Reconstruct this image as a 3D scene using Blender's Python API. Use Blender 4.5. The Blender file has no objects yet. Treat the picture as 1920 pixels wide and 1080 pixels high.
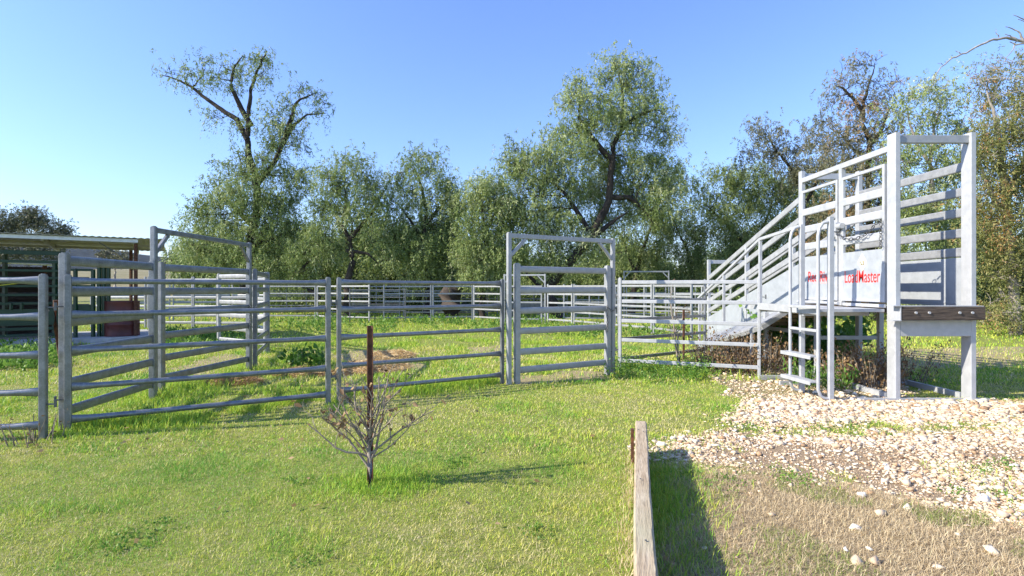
import bpy, math, random
import numpy as np
from mathutils import Vector, Matrix

SC = bpy.context.scene
COL = SC.collection
R = math.radians

# ------------------------------------------------------------------ camera, sky, sun, exposure
CAM_H, FPX = 1.45, 1000.0
cam = bpy.data.objects.new('camera', bpy.data.cameras.new('camera'))
COL.objects.link(cam)
cam.location = (0, 0, CAM_H)
cam.rotation_euler = (R(90), 0, 0)
cam.data.sensor_width = 36.0
cam.data.lens = 36.0 * FPX / 1920.0
cam.data.clip_start = 0.05
cam.data.clip_end = 8000
SC.camera = cam

SUN_EL, SUN_AZ = 34.0, 15.0          # light travels +X, turned 15 deg towards +Y
w = bpy.data.worlds.new('World')
SC.world = w
w.use_nodes = True
nt = w.node_tree
bg = nt.nodes['Background']
sky = nt.nodes.new('ShaderNodeTexSky')
sky.sky_type = 'NISHITA'
sky.sun_disc = False
sky.sun_elevation = R(SUN_EL)
sky.sun_rotation = R(270 - SUN_AZ)
sky.air_density = 1.25
sky.dust_density = 0.5
sky.ozone_density = 4.5
sky.altitude = 0
grade = nt.nodes.new('ShaderNodeMix'); grade.data_type = 'RGBA'; grade.blend_type = 'MULTIPLY'
grade.inputs[0].default_value = 1.0
grade.inputs[7].default_value = (0.92, 0.97, 1.27, 1)
nt.links.new(sky.outputs[0], grade.inputs[6])
nt.links.new(grade.outputs[2], bg.inputs[0])
bg.inputs[1].default_value = 0.13
sl = bpy.data.lights.new('sun', 'SUN')
sl.energy = 4.8
sl.angle = R(0.5)
sl.color = (1.0, 0.925, 0.78)
so = bpy.data.objects.new('sun', sl)
COL.objects.link(so)
so.location = (-40, -12, 40)
_L = Vector((math.cos(R(SUN_EL)) * math.cos(R(SUN_AZ)), math.cos(R(SUN_EL)) * math.sin(R(SUN_AZ)), -math.sin(R(SUN_EL))))
so.rotation_euler = _L.to_track_quat('-Z', 'Y').to_euler()
SC.view_settings.view_transform = 'Standard'
SC.view_settings.look = 'None'
SC.view_settings.exposure = 0.85
SC.view_settings.gamma = 1.0
SC.cycles.max_bounces = 6
SC.cycles.diffuse_bounces = 3
SC.cycles.transparent_max_bounces = 4

# ------------------------------------------------------------------ helpers
def G(px, py):                        # ground point under a picture point
    d = 1000.0 * CAM_H / (py - 540.0)
    return ((px - 960) * d / FPX, d)

def W(px, py, d):                     # point at depth d
    return Vector(((px - 960) * d / FPX, d, CAM_H - (py - 540) * d / FPX))

def tag(o, label=None, cat=None, group=None, kind=None):
    if label: o['label'] = label
    if cat: o['category'] = cat
    if group: o['group'] = group
    if kind: o['kind'] = kind
    return o

def empty(name, loc, label, cat, group=None, rz=0.0):
    o = bpy.data.objects.new(name, None)
    o.empty_display_size = 0.2
    COL.objects.link(o)
    o.location = loc
    o.rotation_euler = (0, 0, rz)
    return tag(o, label, cat, group)

def root_loc(o):
    v = Vector((0, 0, 0))
    while o is not None:
        v += o.location
        o = o.parent
    return v

def link(name, me, parent=None, m=None):
    o = bpy.data.objects.new(name, me)
    COL.objects.link(o)
    if m is not None and not me.materials:
        me.materials.append(m)
    if parent is not None:
        o.parent = parent
    return o

def np_mesh(name, V, F, tint=None, smooth=False):
    V = np.asarray(V, dtype=np.float32); F = np.asarray(F, dtype=np.int32)
    me = bpy.data.meshes.new(name)
    me.vertices.add(len(V)); me.vertices.foreach_set('co', V.ravel())
    m, k = F.shape
    me.loops.add(m * k); me.loops.foreach_set('vertex_index', F.ravel())
    me.polygons.add(m)
    me.polygons.foreach_set('loop_start', np.arange(0, m * k, k, dtype=np.int32))
    me.polygons.foreach_set('loop_total', np.full(m, k, dtype=np.int32))
    if smooth:
        me.polygons.foreach_set('use_smooth', np.ones(m, dtype=bool))
    if tint is not None:
        a = me.attributes.new('tint', 'FLOAT', 'POINT')
        a.data.foreach_set('value', np.asarray(tint, dtype=np.float32))
    me.update(calc_edges=True)
    return me

class MB:
    """collects solids; build() links them as ONE mesh object"""
    def __init__(s):
        s.v = []; s.f = []; s.sm = []
    def add(s, vs, fs, smooth=False):
        b = len(s.v)
        s.v.extend([tuple(v) for v in vs])
        s.f.extend([tuple(i + b for i in f) for f in fs])
        s.sm.extend([smooth] * len(fs))
        return s
    def box(s, x0, x1, y0, y1, z0, z1, bev=0.0):
        if bev <= 0:
            vs = [(x0,y0,z0),(x1,y0,z0),(x1,y1,z0),(x0,y1,z0),(x0,y0,z1),(x1,y0,z1),(x1,y1,z1),(x0,y1,z1)]
            return s.add(vs, [(0,3,2,1),(4,5,6,7),(0,1,5,4),(1,2,6,5),(2,3,7,6),(3,0,4,7)])
        c = (Vector((x0,y0,z0)) + Vector((x1,y1,z1))) / 2
        dx, dy, dz = x1-x0, y1-y0, z1-z0
        ax = max((dx,0),(dy,1),(dz,2))[1]
        if ax == 0: return s.bar((x0,c.y,c.z),(x1,c.y,c.z),dy,dz,(0,0,1),bev)
        if ax == 1: return s.bar((c.x,y0,c.z),(c.x,y1,c.z),dx,dz,(0,0,1),bev)
        return s.bar((c.x,c.y,z0),(c.x,c.y,z1),dx,dy,(0,1,0),bev)
    def sweep(s, pts, sec, up=(0,0,1), scales=None, smooth=True, caps=True):
        pts = [Vector(p) for p in pts]; n = len(pts); k = len(sec)
        vs = []; upv = Vector(up)
        for i, p in enumerate(pts):
            t = (pts[min(i+1,n-1)] - pts[max(i-1,0)]).normalized()
            sd = t.cross(upv)
            if sd.length < 1e-4: sd = t.cross(Vector((0.3,1,0.1)))
            sd.normalize(); u = sd.cross(t).normalized()
            sx, sy = (1,1) if scales is None else scales[i]
            for a, b in sec: vs.append(p + sd*a*sx + u*b*sy)
        fs = []
        for i in range(n-1):
            for j in range(k):
                j2 = (j+1) % k
                fs.append((i*k+j, i*k+j2, (i+1)*k+j2, (i+1)*k+j))
        s.add(vs, fs, smooth)
        if caps:
            s.add(vs[:k], [tuple(range(k-1,-1,-1))]); s.add(vs[-k:], [tuple(range(k))])
        return s
    def bar(s, p0, p1, w_, h_, up=(0,0,1), bev=0.0):
        a, b = w_/2, h_/2
        if bev > 0:
            c = min(bev, a*0.9, b*0.9); q = c*0.3
            sec = [(-a+c,-b),(a-c,-b),(a-q,-b+q),(a,-b+c),(a,b-c),(a-q,b-q),(a-c,b),(-a+c,b),(-a+q,b-q),(-a,b-c),(-a,-b+c),(-a+q,-b+q)]
        else:
            sec = [(-a,-b),(a,-b),(a,b),(-a,b)]
        return s.sweep([p0,p1], sec, up, smooth=False)
    def tube(s, pts, r, seg=8, up=(0,0,1), flat=None):
        sec = [(math.cos(2*math.pi*i/seg), math.sin(2*math.pi*i/seg)) for i in range(seg)]
        if isinstance(r, (int,float)): r = [r]*len(pts)
        sc = [(x,x) if not isinstance(x, tuple) else x for x in r]
        return s.sweep(pts, sec, up, sc)
    def oval(s, p0, p1, w_, h_, seg=14, up=(0,0,1)):
        sec = []
        for i in range(seg):
            a = 2*math.pi*i/seg
            c, d = math.cos(a), math.sin(a)
            sec.append((math.copysign(abs(c)**0.75, c)*w_/2, math.copysign(abs(d)**0.6, d)*h_/2))
        return s.sweep([p0,p1], sec, up)
    def torus(s, c, R_, r, ax1, ax2, n=12, m=6, stretch=1.0):
        c = Vector(c); e1 = Vector(ax1).normalized(); e2 = Vector(ax2).normalized(); e3 = e1.cross(e2)
        vs = []
        for i in range(n):
            a = 2*math.pi*i/n
            d = e1*math.cos(a)*stretch + e2*math.sin(a); dn = d.normalized()
            for j in range(m):
                b = 2*math.pi*j/m
                vs.append(c + d*R_ + (dn*math.cos(b) + e3*math.sin(b))*r)
        fs = [(i*m+j, ((i+1)%n)*m+j, ((i+1)%n)*m+(j+1)%m, i*m+(j+1)%m) for i in range(n) for j in range(m)]
        return s.add(vs, fs, True)
    def mesh(s, name, off=Vector((0,0,0))):
        me = bpy.data.meshes.new(name)
        me.from_pydata([(v[0]-off[0], v[1]-off[1], v[2]-off[2]) for v in s.v], [], s.f)
        me.polygons.foreach_set('use_smooth', s.sm)
        me.update()
        return me
    def build(s, name, m, parent=None, local=False):
        off = root_loc(parent) if (parent is not None and not local) else Vector((0,0,0))
        return link(name, s.mesh(name, off), parent, m)

def vnoise(x, y, seed=0):
    x = np.asarray(x, dtype=np.float64); y = np.asarray(y, dtype=np.float64)
    xi = np.floor(x).astype(np.int64); yi = np.floor(y).astype(np.int64)
    fx = x - xi; fy = y - yi
    fx = fx*fx*(3-2*fx); fy = fy*fy*(3-2*fy)
    def h(a, b):
        n = (a*374761393 + b*668265263 + seed*974634777) & 0x7fffffff
        n = ((n ^ (n >> 13)) * 1274126177) & 0x7fffffff
        return ((n ^ (n >> 16)) & 0xffff) / 65535.0
    return (h(xi,yi)*(1-fx)+h(xi+1,yi)*fx)*(1-fy) + (h(xi,yi+1)*(1-fx)+h(xi+1,yi+1)*fx)*fy

def fbm(x, y, seed=0, o=3):
    t = 0; a = 0.5; n = 0
    for i in range(o):
        t = t + a*vnoise(x*2**i, y*2**i, seed+i*17); n += a; a *= 0.5
    return t/n

def in_poly(x, y, poly):
    x = np.asarray(x); y = np.asarray(y); c = np.zeros(x.shape, bool); n = len(poly)
    for i in range(n):
        x1, y1 = poly[i]; x2, y2 = poly[(i+1) % n]
        cond = ((y1 > y) != (y2 > y))
        with np.errstate(divide='ignore', invalid='ignore'):
            xx = (x2-x1)*(y-y1)/((y2-y1) if y2 != y1 else 1e-9) + x1
        c ^= cond & (x < xx)
    return c

# ------------------------------------------------------------------ materials
def new_mat(name):
    m = bpy.data.materials.new(name); m.use_nodes = True
    n = m.node_tree
    b = n.nodes['Principled BSDF']
    return m, n, b

def ramp(n, stops, fac):
    r = n.nodes.new('ShaderNodeValToRGB')
    e = r.color_ramp.elements
    while len(e) < len(stops): e.new(0.5)
    for i, (p, c) in enumerate(stops):
        e[i].position = p; e[i].color = (*c, 1)
    n.links.new(fac, r.inputs[0])
    return r.outputs[0]

def noise(n, scale, detail=4, rough=0.55, vec=None, stretch=None):
    t = n.nodes.new('ShaderNodeTexNoise')
    t.inputs['Scale'].default_value = scale
    t.inputs['Detail'].default_value = detail
    t.inputs['Roughness'].default_value = rough
    if vec is None:
        tc = n.nodes.new('ShaderNodeTexCoord'); vec = tc.outputs['Object']
    if stretch is not None:
        mp = n.nodes.new('ShaderNodeMapping'); mp.inputs['Scale'].default_value = stretch
        n.links.new(vec, mp.inputs['Vector']); vec = mp.outputs['Vector']
    n.links.new(vec, t.inputs['Vector'])
    return t.outputs['Fac']

def bump(n, b, h, strength, dist=0.01):
    bp = n.nodes.new('ShaderNodeBump')
    bp.inputs['Strength'].default_value = strength; bp.inputs['Distance'].default_value = dist
    n.links.new(h, bp.inputs['Height']); n.links.new(bp.outputs[0], b.inputs['Normal'])

def mix(n, f, a, b, t='MIX'):
    m = n.nodes.new('ShaderNodeMix'); m.data_type = 'RGBA'; m.blend_type = t
    for sck, v in ((m.inputs[0], f), (m.inputs[6], a), (m.inputs[7], b)):
        if hasattr(v, 'is_output'): n.links.new(v, sck)
        elif isinstance(v, (int, float)): sck.default_value = v
        else: sck.default_value = (*v, 1)
    return m.outputs[2]

def world_pos(n):
    return n.nodes.new('ShaderNodeNewGeometry').outputs['Position']

def simple(name, c1, c2, scale=8, rough=0.6, metal=0.0, bstr=0.0, stretch=None, lo=0.35, hi=0.65, detail=5):
    m, n, b = new_mat(name)
    f = noise(n, scale, detail, 0.6, world_pos(n), stretch)
    n.links.new(ramp(n, [(lo, c1), (hi, c2)], f), b.inputs['Base Color'])
    b.inputs['Roughness'].default_value = rough; b.inputs['Metallic'].default_value = metal
    if bstr: bump(n, b, f, bstr)
    return m

def galv(name, dark, light, metal, r0, r1, spot=(0.20,0.19,0.18)):
    m, n, b = new_mat(name)
    p = world_pos(n)
    f1 = noise(n, 9, 6, 0.65, p)
    f2 = noise(n, 55, 3, 0.6, p)
    f3 = noise(n, 3.0, 5, 0.7, p, (6, 6, 0.7))
    c = ramp(n, [(0.3, dark), (0.7, light)], f1)
    c = mix(n, ramp(n, [(0.45,(0,0,0)),(0.75,(0.3,0.3,0.3))], f2), c, (0.42,0.43,0.45))
    c = mix(n, ramp(n, [(0.62,(0,0,0)),(0.78,(0.4,0.4,0.4))], f3), c, spot)
    n.links.new(c, b.inputs['Base Color'])
    b.inputs['Metallic'].default_value = metal
    n.links.new(ramp(n, [(0.3,(r0,r0,r0)),(0.7,(r1,r1,r1))], f1), b.inputs['Roughness'])
    bump(n, b, f2, 0.06, 0.003)
    return m

M = {}
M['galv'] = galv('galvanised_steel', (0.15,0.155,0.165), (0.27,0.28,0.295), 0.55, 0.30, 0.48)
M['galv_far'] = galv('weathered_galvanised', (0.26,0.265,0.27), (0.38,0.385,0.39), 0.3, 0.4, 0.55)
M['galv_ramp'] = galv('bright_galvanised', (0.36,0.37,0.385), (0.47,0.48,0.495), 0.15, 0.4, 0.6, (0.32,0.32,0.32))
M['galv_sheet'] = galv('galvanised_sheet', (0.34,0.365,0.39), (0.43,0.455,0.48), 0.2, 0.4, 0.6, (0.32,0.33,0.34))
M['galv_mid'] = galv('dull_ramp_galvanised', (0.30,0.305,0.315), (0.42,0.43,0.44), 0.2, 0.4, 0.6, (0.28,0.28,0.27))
M['dark_steel'] = simple('dark_grey_steel', (0.10,0.105,0.11), (0.17,0.175,0.18), 12, 0.5, 0.4)
M['chain'] = simple('chain_steel', (0.07,0.07,0.07), (0.16,0.16,0.16), 30, 0.4, 0.7)
M['rust'] = simple('rusty_steel', (0.055,0.022,0.012), (0.16,0.065,0.03), 25, 0.85, 0.1, 0.3)
M['rust_red'] = simple('rusty_red_paint', (0.065,0.012,0.009), (0.12,0.024,0.017), 4, 0.55, 0.0, 0.1)
M['green_paint'] = simple('dark_green_paint', (0.005,0.030,0.013), (0.010,0.048,0.021), 6, 0.4, 0.0)
M['concrete'] = simple('concrete', (0.36,0.35,0.33), (0.52,0.5,0.47), 5, 0.9, 0, 0.2)
M['timber_dark'] = simple('dark_hardwood', (0.03,0.021,0.016), (0.115,0.085,0.062), 6, 0.8, 0, 0.5, (1, 8, 14))
M['timber_raw'] = simple('pale_timber', (0.36,0.24,0.12), (0.52,0.38,0.22), 6, 0.8, 0, 0.3, (2, 10, 10))
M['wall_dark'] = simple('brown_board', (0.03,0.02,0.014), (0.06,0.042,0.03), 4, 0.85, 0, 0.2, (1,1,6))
M['cream_roof'] = simple('cream_roof_sheet', (0.27,0.26,0.215), (0.36,0.34,0.28), 2, 0.55, 0.1, 0.05)
M['red_letter'] = simple('red_vinyl', (0.72,0.018,0.012), (0.80,0.03,0.02), 8, 0.5)
M['pink_letter'] = simple('faded_red_vinyl', (0.75,0.35,0.33), (0.8,0.45,0.42), 8, 0.5)
M['sticker'] = simple('cream_sticker', (0.72,0.62,0.38), (0.8,0.74,0.55), 20, 0.5)
M['black_ink'] = simple('black_ink', (0.03,0.03,0.035), (0.07,0.07,0.08), 20, 0.5)
M['bark'] = simple('dark_bark', (0.018,0.014,0.011), (0.055,0.043,0.033), 9, 0.95, 0, 0.6, (1,1,0.35))
M['bark_grey'] = simple('grey_bark', (0.20,0.17,0.14), (0.36,0.32,0.27), 12, 0.9, 0, 0.4)
M['bark_dead'] = simple('bleached_dead_wood', (0.20,0.18,0.165), (0.36,0.335,0.31), 12, 0.85, 0, 0.4)
M['twig'] = simple('pale_twig', (0.16,0.13,0.10), (0.32,0.27,0.21), 20, 0.85, 0, 0.3)
M['white_tie'] = simple('white_tie', (0.6,0.6,0.57), (0.7,0.7,0.66), 20, 0.6)
M['zinc_flash'] = simple('zinc_flashing', (0.55,0.57,0.6), (0.68,0.7,0.72), 10, 0.4, 0.4)

def sleeper_mat():
    m, n, b = new_mat('weathered_pine')
    tc = n.nodes.new('ShaderNodeTexCoord')
    f = noise(n, 5, 6, 0.65, tc.outputs['Object'], (9, 0.7, 9))
    f2 = noise(n, 40, 4, 0.6, tc.outputs['Object'], (5, 0.25, 5))
    f3 = noise(n, 1.3, 3, 0.6, tc.outputs['Object'])
    c = ramp(n, [(0.28,(0.24,0.17,0.10)),(0.5,(0.44,0.34,0.22)),(0.72,(0.54,0.45,0.32))], f)
    c = mix(n, ramp(n, [(0.50,(0,0,0)),(0.68,(0.75,0.75,0.75))], f2), c, (0.16,0.11,0.07))
    c = mix(n, ramp(n, [(0.5,(0,0,0)),(0.7,(0.4,0.4,0.4))], f3), c, (0.36,0.38,0.24))
    n.links.new(c, b.inputs['Base Color']); b.inputs['Roughness'].default_value = 0.85
    bump(n, b, f2, 0.7, 0.006)
    return m
M['sleeper'] = sleeper_mat()

def leaf_mat(name, stops, trans=0.35, gloss=0.25, rough=0.45):
    m, n, b = new_mat(name)
    at = n.nodes.new('ShaderNodeAttribute'); at.attribute_name = 'tint'
    c = ramp(n, stops, at.outputs['Fac'])
    n.links.new(c, b.inputs['Base Color'])
    b.inputs['Roughness'].default_value = rough
    b.inputs['Specular IOR Level'].default_value = gloss
    tr = n.nodes.new('ShaderNodeBsdfTranslucent')
    n.links.new(c, tr.inputs['Color'])
    ms = n.nodes.new('ShaderNodeMixShader'); ms.inputs[0].default_value = trans
    n.links.new(b.outputs[0], ms.inputs[1]); n.links.new(tr.outputs[0], ms.inputs[2])
    n.links.new(ms.outputs[0], n.nodes['Material Output'].inputs['Surface'])
    return m

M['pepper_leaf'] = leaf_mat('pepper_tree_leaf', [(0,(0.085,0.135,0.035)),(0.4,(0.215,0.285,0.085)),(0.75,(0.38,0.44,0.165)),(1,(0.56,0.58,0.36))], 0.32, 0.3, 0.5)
M['sparse_leaf'] = leaf_mat('thin_grey_leaf', [(0,(0.11,0.115,0.06)),(0.5,(0.21,0.215,0.12)),(0.85,(0.32,0.29,0.18)),(1,(0.42,0.24,0.10))], 0.32, 0.3, 0.5)
M['willow_leaf'] = leaf_mat('yellow_green_leaf', [(0,(0.09,0.11,0.03)),(0.5,(0.20,0.22,0.065)),(0.85,(0.32,0.30,0.11)),(1,(0.42,0.23,0.09))], 0.32, 0.3, 0.5)
M['gum_leaf'] = leaf_mat('gum_leaf', [(0,(0.055,0.07,0.035)),(0.6,(0.12,0.135,0.07)),(1,(0.21,0.18,0.10))], 0.25)
M['weed_leaf'] = leaf_mat('weed_leaf', [(0,(0.045,0.12,0.02)),(0.5,(0.12,0.25,0.035)),(1,(0.27,0.40,0.08))], 0.35)
M['dry_leaf'] = leaf_mat('dead_leaf', [(0,(0.09,0.055,0.03)),(0.5,(0.25,0.155,0.075)),(1,(0.42,0.29,0.15))], 0.2)
M['straw'] = leaf_mat('straw', [(0,(0.26,0.15,0.06)),(0.5,(0.62,0.44,0.20)),(1,(0.85,0.68,0.40))], 0.2)
M['grass'] = leaf_mat('grass_blade', [(0,(0.68,0.57,0.36)),(0.25,(0.66,0.60,0.25)),(0.42,(0.62,0.60,0.09)),(0.68,(0.41,0.56,0.06)),(1,(0.17,0.38,0.045))], 0.28, 0.2, 0.5)
M['dry_grass'] = leaf_mat('dry_grass_blade', [(0,(0.24,0.16,0.09)),(0.4,(0.54,0.42,0.25)),(0.8,(0.84,0.70,0.46)),(1,(0.26,0.32,0.08))], 0.3, 0.12, 0.7)

def stone_mat():
    m, n, b = new_mat('quartz_gravel')
    at = n.nodes.new('ShaderNodeAttribute'); at.attribute_name = 'tint'
    c = ramp(n, [(0,(0.16,0.09,0.05)),(0.16,(0.42,0.26,0.14)),(0.34,(0.57,0.44,0.30)),(0.62,(0.66,0.53,0.37)),(0.9,(0.72,0.64,0.51)),(1,(0.80,0.76,0.67))], at.outputs['Fac'])
    f = noise(n, 30, 5, 0.65, world_pos(n))
    c = mix(n, ramp(n, [(0.45,(0,0,0)),(0.7,(0.6,0.6,0.6))], f), c, (0.58,0.40,0.22))
    n.links.new(c, b.inputs['Base Color']); b.inputs['Roughness'].default_value = 0.75
    bump(n, b, f, 0.4, 0.008)
    return m
M['stone'] = stone_mat()

def ground_mat():
    m, n, b = new_mat('ground_soil_and_turf')
    p = world_pos(n)
    def attr(k):
        a = n.nodes.new('ShaderNodeAttribute'); a.attribute_name = k; return a.outputs['Fac']
    f1 = noise(n, 0.9, 6, 0.6, p); f2 = noise(n, 7, 6, 0.7, p); f3 = noise(n, 45, 4, 0.7, p); f4 = noise(n, 160, 3, 0.7, p)
    lawn = ramp(n, [(0.30,(0.09,0.12,0.022)),(0.5,(0.23,0.27,0.05)),(0.7,(0.36,0.34,0.12))], f2)
    lawn = mix(n, ramp(n, [(0.4,(0,0,0)),(0.62,(0.7,0.7,0.7))], f1), lawn, (0.20,0.26,0.05))
    lawn = mix(n, ramp(n, [(0.50,(0,0,0)),(0.66,(0.6,0.6,0.6))], f3), lawn, (0.34,0.27,0.15))
    lawn = mix(n, ramp(n, [(0.52,(0,0,0)),(0.70,(0.6,0.6,0.6))], f4), lawn, (0.07,0.075,0.025))
    dry = ramp(n, [(0.35,(0.17,0.12,0.065)),(0.5,(0.38,0.29,0.17)),(0.68,(0.55,0.44,0.27))], f3)
    dry = mix(n, ramp(n, [(0.5,(0,0,0)),(0.7,(0.7,0.7,0.7))], f4), dry, (0.13,0.09,0.05))
    gra = ramp(n, [(0.33,(0.13,0.085,0.05)),(0.5,(0.38,0.27,0.16)),(0.65,(0.56,0.44,0.29))], f4)
    bare = ramp(n, [(0.35,(0.30,0.22,0.13)),(0.65,(0.48,0.38,0.25))], f3)
    pad = ramp(n, [(0.35,(0.17,0.14,0.075)),(0.65,(0.31,0.25,0.145))], f1)
    c = mix(n, attr('dry'), lawn, dry)
    c = mix(n, attr('bare'), c, bare)
    c = mix(n, attr('gravel'), c, gra)
    pad = mix(n, ramp(n, [(0.45,(0,0,0)),(0.62,(0.7,0.7,0.7))], noise(n, 0.05, 5, 0.65, p)), pad, (0.14,0.135,0.06))
    c = mix(n, attr('paddock'), c, pad)
    n.links.new(c, b.inputs['Base Color'])
    b.inputs['Roughness'].default_value = 0.95; b.inputs['Specular IOR Level'].default_value = 0.15
    bump(n, b, mix(n, 0.5, f3, f4), 0.8, 0.03)
    return m
M['ground'] = ground_mat()

# ------------------------------------------------------------------ ground masks and terrain
PG_A = [G(*p) for p in [(1365,778),(1410,756),(1560,750),(1920,756),(2250,762),(2250,802),(1920,796),(1700,792),(1480,800),(1390,800)]]
PG_B = [G(*p) for p in [(1214,826),(1300,815),(1480,811),(1560,816),(1700,814),(1920,800),(2300,806),(2300,1015),(1920,985),(1800,950),(1640,915),(1500,903),(1400,885),(1300,853),(1240,872),(1224,850)]]
PG_U = [G(*p) for p in [(1330,702),(1480,690),(1670,690),(1720,752),(1400,756)]]
PD = [G(*p) for p in [(1232,905),(1330,880),(1400,886),(1640,915),(1920,985),(2300,1015)]] + [(6.0, 0.5), (0.2, 0.5)]
BARE = [[G(*p) for p in q] for q in (
    [(955,708),(1060,694),(1140,696),(1130,708),(1010,720),(958,722)],
    [(870,652),(940,646),(950,660),(890,664)], [(330,690),(420,664),(480,668),(430,700),(350,716)],
    [(640,705),(640,655),(770,655),(800,690)], [(1690,655),(1920,650),(1920,690),(1700,690)], [(130,646),(300,638),(300,652),(140,662)])]

def jit(x, y, a=0.22, s=2.1):
    return (x + (fbm(x*s, y*s, 5)-0.5)*a*2 + (vnoise(x*9, y*9, 8)-0.5)*a*0.7,
            y + (fbm(x*s, y*s, 31)-0.5)*a*2 + (vnoise(x*9, y*9, 9)-0.5)*a*0.7)
GRNG = np.random.default_rng(1234)
def m_gravel(x, y):
    jx, jy = jit(x, y, 0.26)
    jx = jx + GRNG.normal(0,0.13,np.shape(jx)); jy = jy + GRNG.normal(0,0.10,np.shape(jy))
    g = in_poly(jx, jy, PG_A) | in_poly(jx, jy, PG_B)
    return g
def m_under(x, y):
    jx, jy = jit(x, y); return in_poly(jx, jy, PG_U)
def m_dry(x, y):
    jx, jy = jit(x, y, 0.18); return in_poly(jx, jy, PD) & (x > 0.2295*y+0.02)
def m_bare(x, y):
    jx, jy = jit(x, y, 0.25); r = np.zeros(np.shape(x), bool)
    for q in BARE: r |= in_poly(jx, jy, q)
    return r
def zg(x, y):
    x = np.asarray(x, float); y = np.asarray(y, float)
    z = (fbm(x*0.6, y*0.6, 3)-0.5)*0.03
    far = np.clip((y-42)/60, 0, 1)
    left = np.clip((-x-8)/30, 0, 1)
    z = z + far*np.clip(y-42, 0, 700)*(0.004+0.036*left)
    return z

def build_ground():
    def axis(lo, hi, near0, near1, step, grow):
        a = list(np.arange(near0, near1, step)); s = step; v = a[-1]
        while v < hi: s *= grow; v += s; a.append(v)
        s = step; v = near0; pre = []
        while v > lo: s *= grow; v -= s; pre.append(v)
        return np.array(pre[::-1] + a)
    xs = axis(-1900, 1900, -7.5, 8.0, 0.07, 1.09); ys = axis(-60, 1750, 2.2, 11.0, 0.07, 1.07)
    X, Y = np.meshgrid(xs, ys)
    Z = zg(X, Y)
    V = np.stack([X.ravel(), Y.ravel(), Z.ravel()], 1)
    nx, ny = len(xs), len(ys)
    i = np.arange(nx*ny).reshape(ny, nx)
    F = np.stack([i[:-1,:-1].ravel(), i[:-1,1:].ravel(), i[1:,1:].ravel(), i[1:,:-1].ravel()], 1)
    me = np_mesh('ground', V, F, smooth=True)
    def put(k, v):
        a = me.attributes.new(k, 'FLOAT', 'POINT'); a.data.foreach_set('value', v.astype(np.float32).ravel())
    x, y = X.ravel(), Y.ravel()
    put('gravel', np.maximum(m_gravel(x, y)*1.0, m_under(x, y)*0.6)); put('dry', m_dry(x, y)*1.0); put('bare', m_bare(x, y)*0.75)
    put('paddock', np.clip((y-45)/25, 0, 1)*0.9)
    me.materials.append(M['ground'])
    o = link('ground', me); tag(o, kind='structure')
build_ground()

# ------------------------------------------------------------------ distant hills
def build_hills():
    rng = np.random.default_rng(4)
    prof = [(-900,500),(-500,478),(-200,470),(0,466),(110,462),(180,466),(240,474),(300,482),(360,490),(430,500),(520,515),(640,532),(760,545)]
    px = np.linspace(-900, 760, 170); py = np.interp(px, [p[0] for p in prof], [p[1] for p in prof])
    d0 = 1300.0
    rows = []
    for k, t in enumerate(np.linspace(0, 1, 26)):
        d = d0 - 520*(1-t); hgt = (np.maximum(CAM_H-(py-540)*d0/FPX, -2)) * (math.sin(t*math.pi/2))**1.1 + 0.0
        x = (px-960)*d0/FPX * (0.9 + 0.1*t)
        z = hgt + (fbm(x*0.012, np.full_like(x, d*0.012), 6)-0.5)*14*t + rng.normal(0, 0.9, len(x))*t
        rows.append(np.stack([x, np.full_like(x, d) + rng.normal(0,4,len(x)), z], 1))
    back = rows[-1].copy(); back[:,1] += 400; back[:,2] = -5
    rows.append(back)
    V = np.concatenate(rows); nx = len(px); ny = len(rows)
    i = np.arange(nx*ny).reshape(ny, nx)
    F = np.stack([i[:-1,:-1].ravel(), i[:-1,1:].ravel(), i[1:,1:].ravel(), i[1:,:-1].ravel()], 1)
    m, n, b = new_mat('wooded_hillside')
    f = noise(n, 0.06, 6, 0.8, world_pos(n)); f2 = noise(n, 0.012, 4, 0.6, world_pos(n))
    c = ramp(n, [(0.38,(0.006,0.009,0.010)),(0.60,(0.038,0.046,0.046))], f)
    c = mix(n, ramp(n, [(0.55,(0,0,0)),(0.7,(0.5,0.5,0.5))], f2), c, (0.05,0.053,0.047))
    n.links.new(c, b.inputs['Base Color']); b.inputs['Roughness'].default_value = 0.95
    b.inputs['Specular IOR Level'].default_value = 0.0
    bump(n, b, f, 1.0, 4.0)
    me = np_mesh('hills', V, F, smooth=True); me.materials.append(m)
    tag(link('hills', me), kind='structure')
build_hills()

# ------------------------------------------------------------------ fence panels and gates
CACHE = {}
def cached(key, fn):
    if key not in CACHE: CACHE[key] = fn()
    return CACHE[key]

def me_of(mb, name, m):
    me = mb.mesh(name); me.materials.append(m); return me

def post_mesh(size, H, m, cap=True, deep=0.0):
    def f():
        b = MB(); dp = deep or size
        b.bar((0,0,-0.08),(0,0,H-0.012), size, dp, (0,1,0), 0.010)
        if cap:
            b.bar((0,0,H-0.012),(0,0,H), size*0.92, dp*0.92, (0,1,0), 0.014)
            b.bar((0,0,H),(0,0,H+0.008), size*0.6, dp*0.6, (0,1,0), 0.014)
        return me_of(b, 'post', m)
    return cached(('post', size, H, m.name, cap, deep), f)

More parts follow.
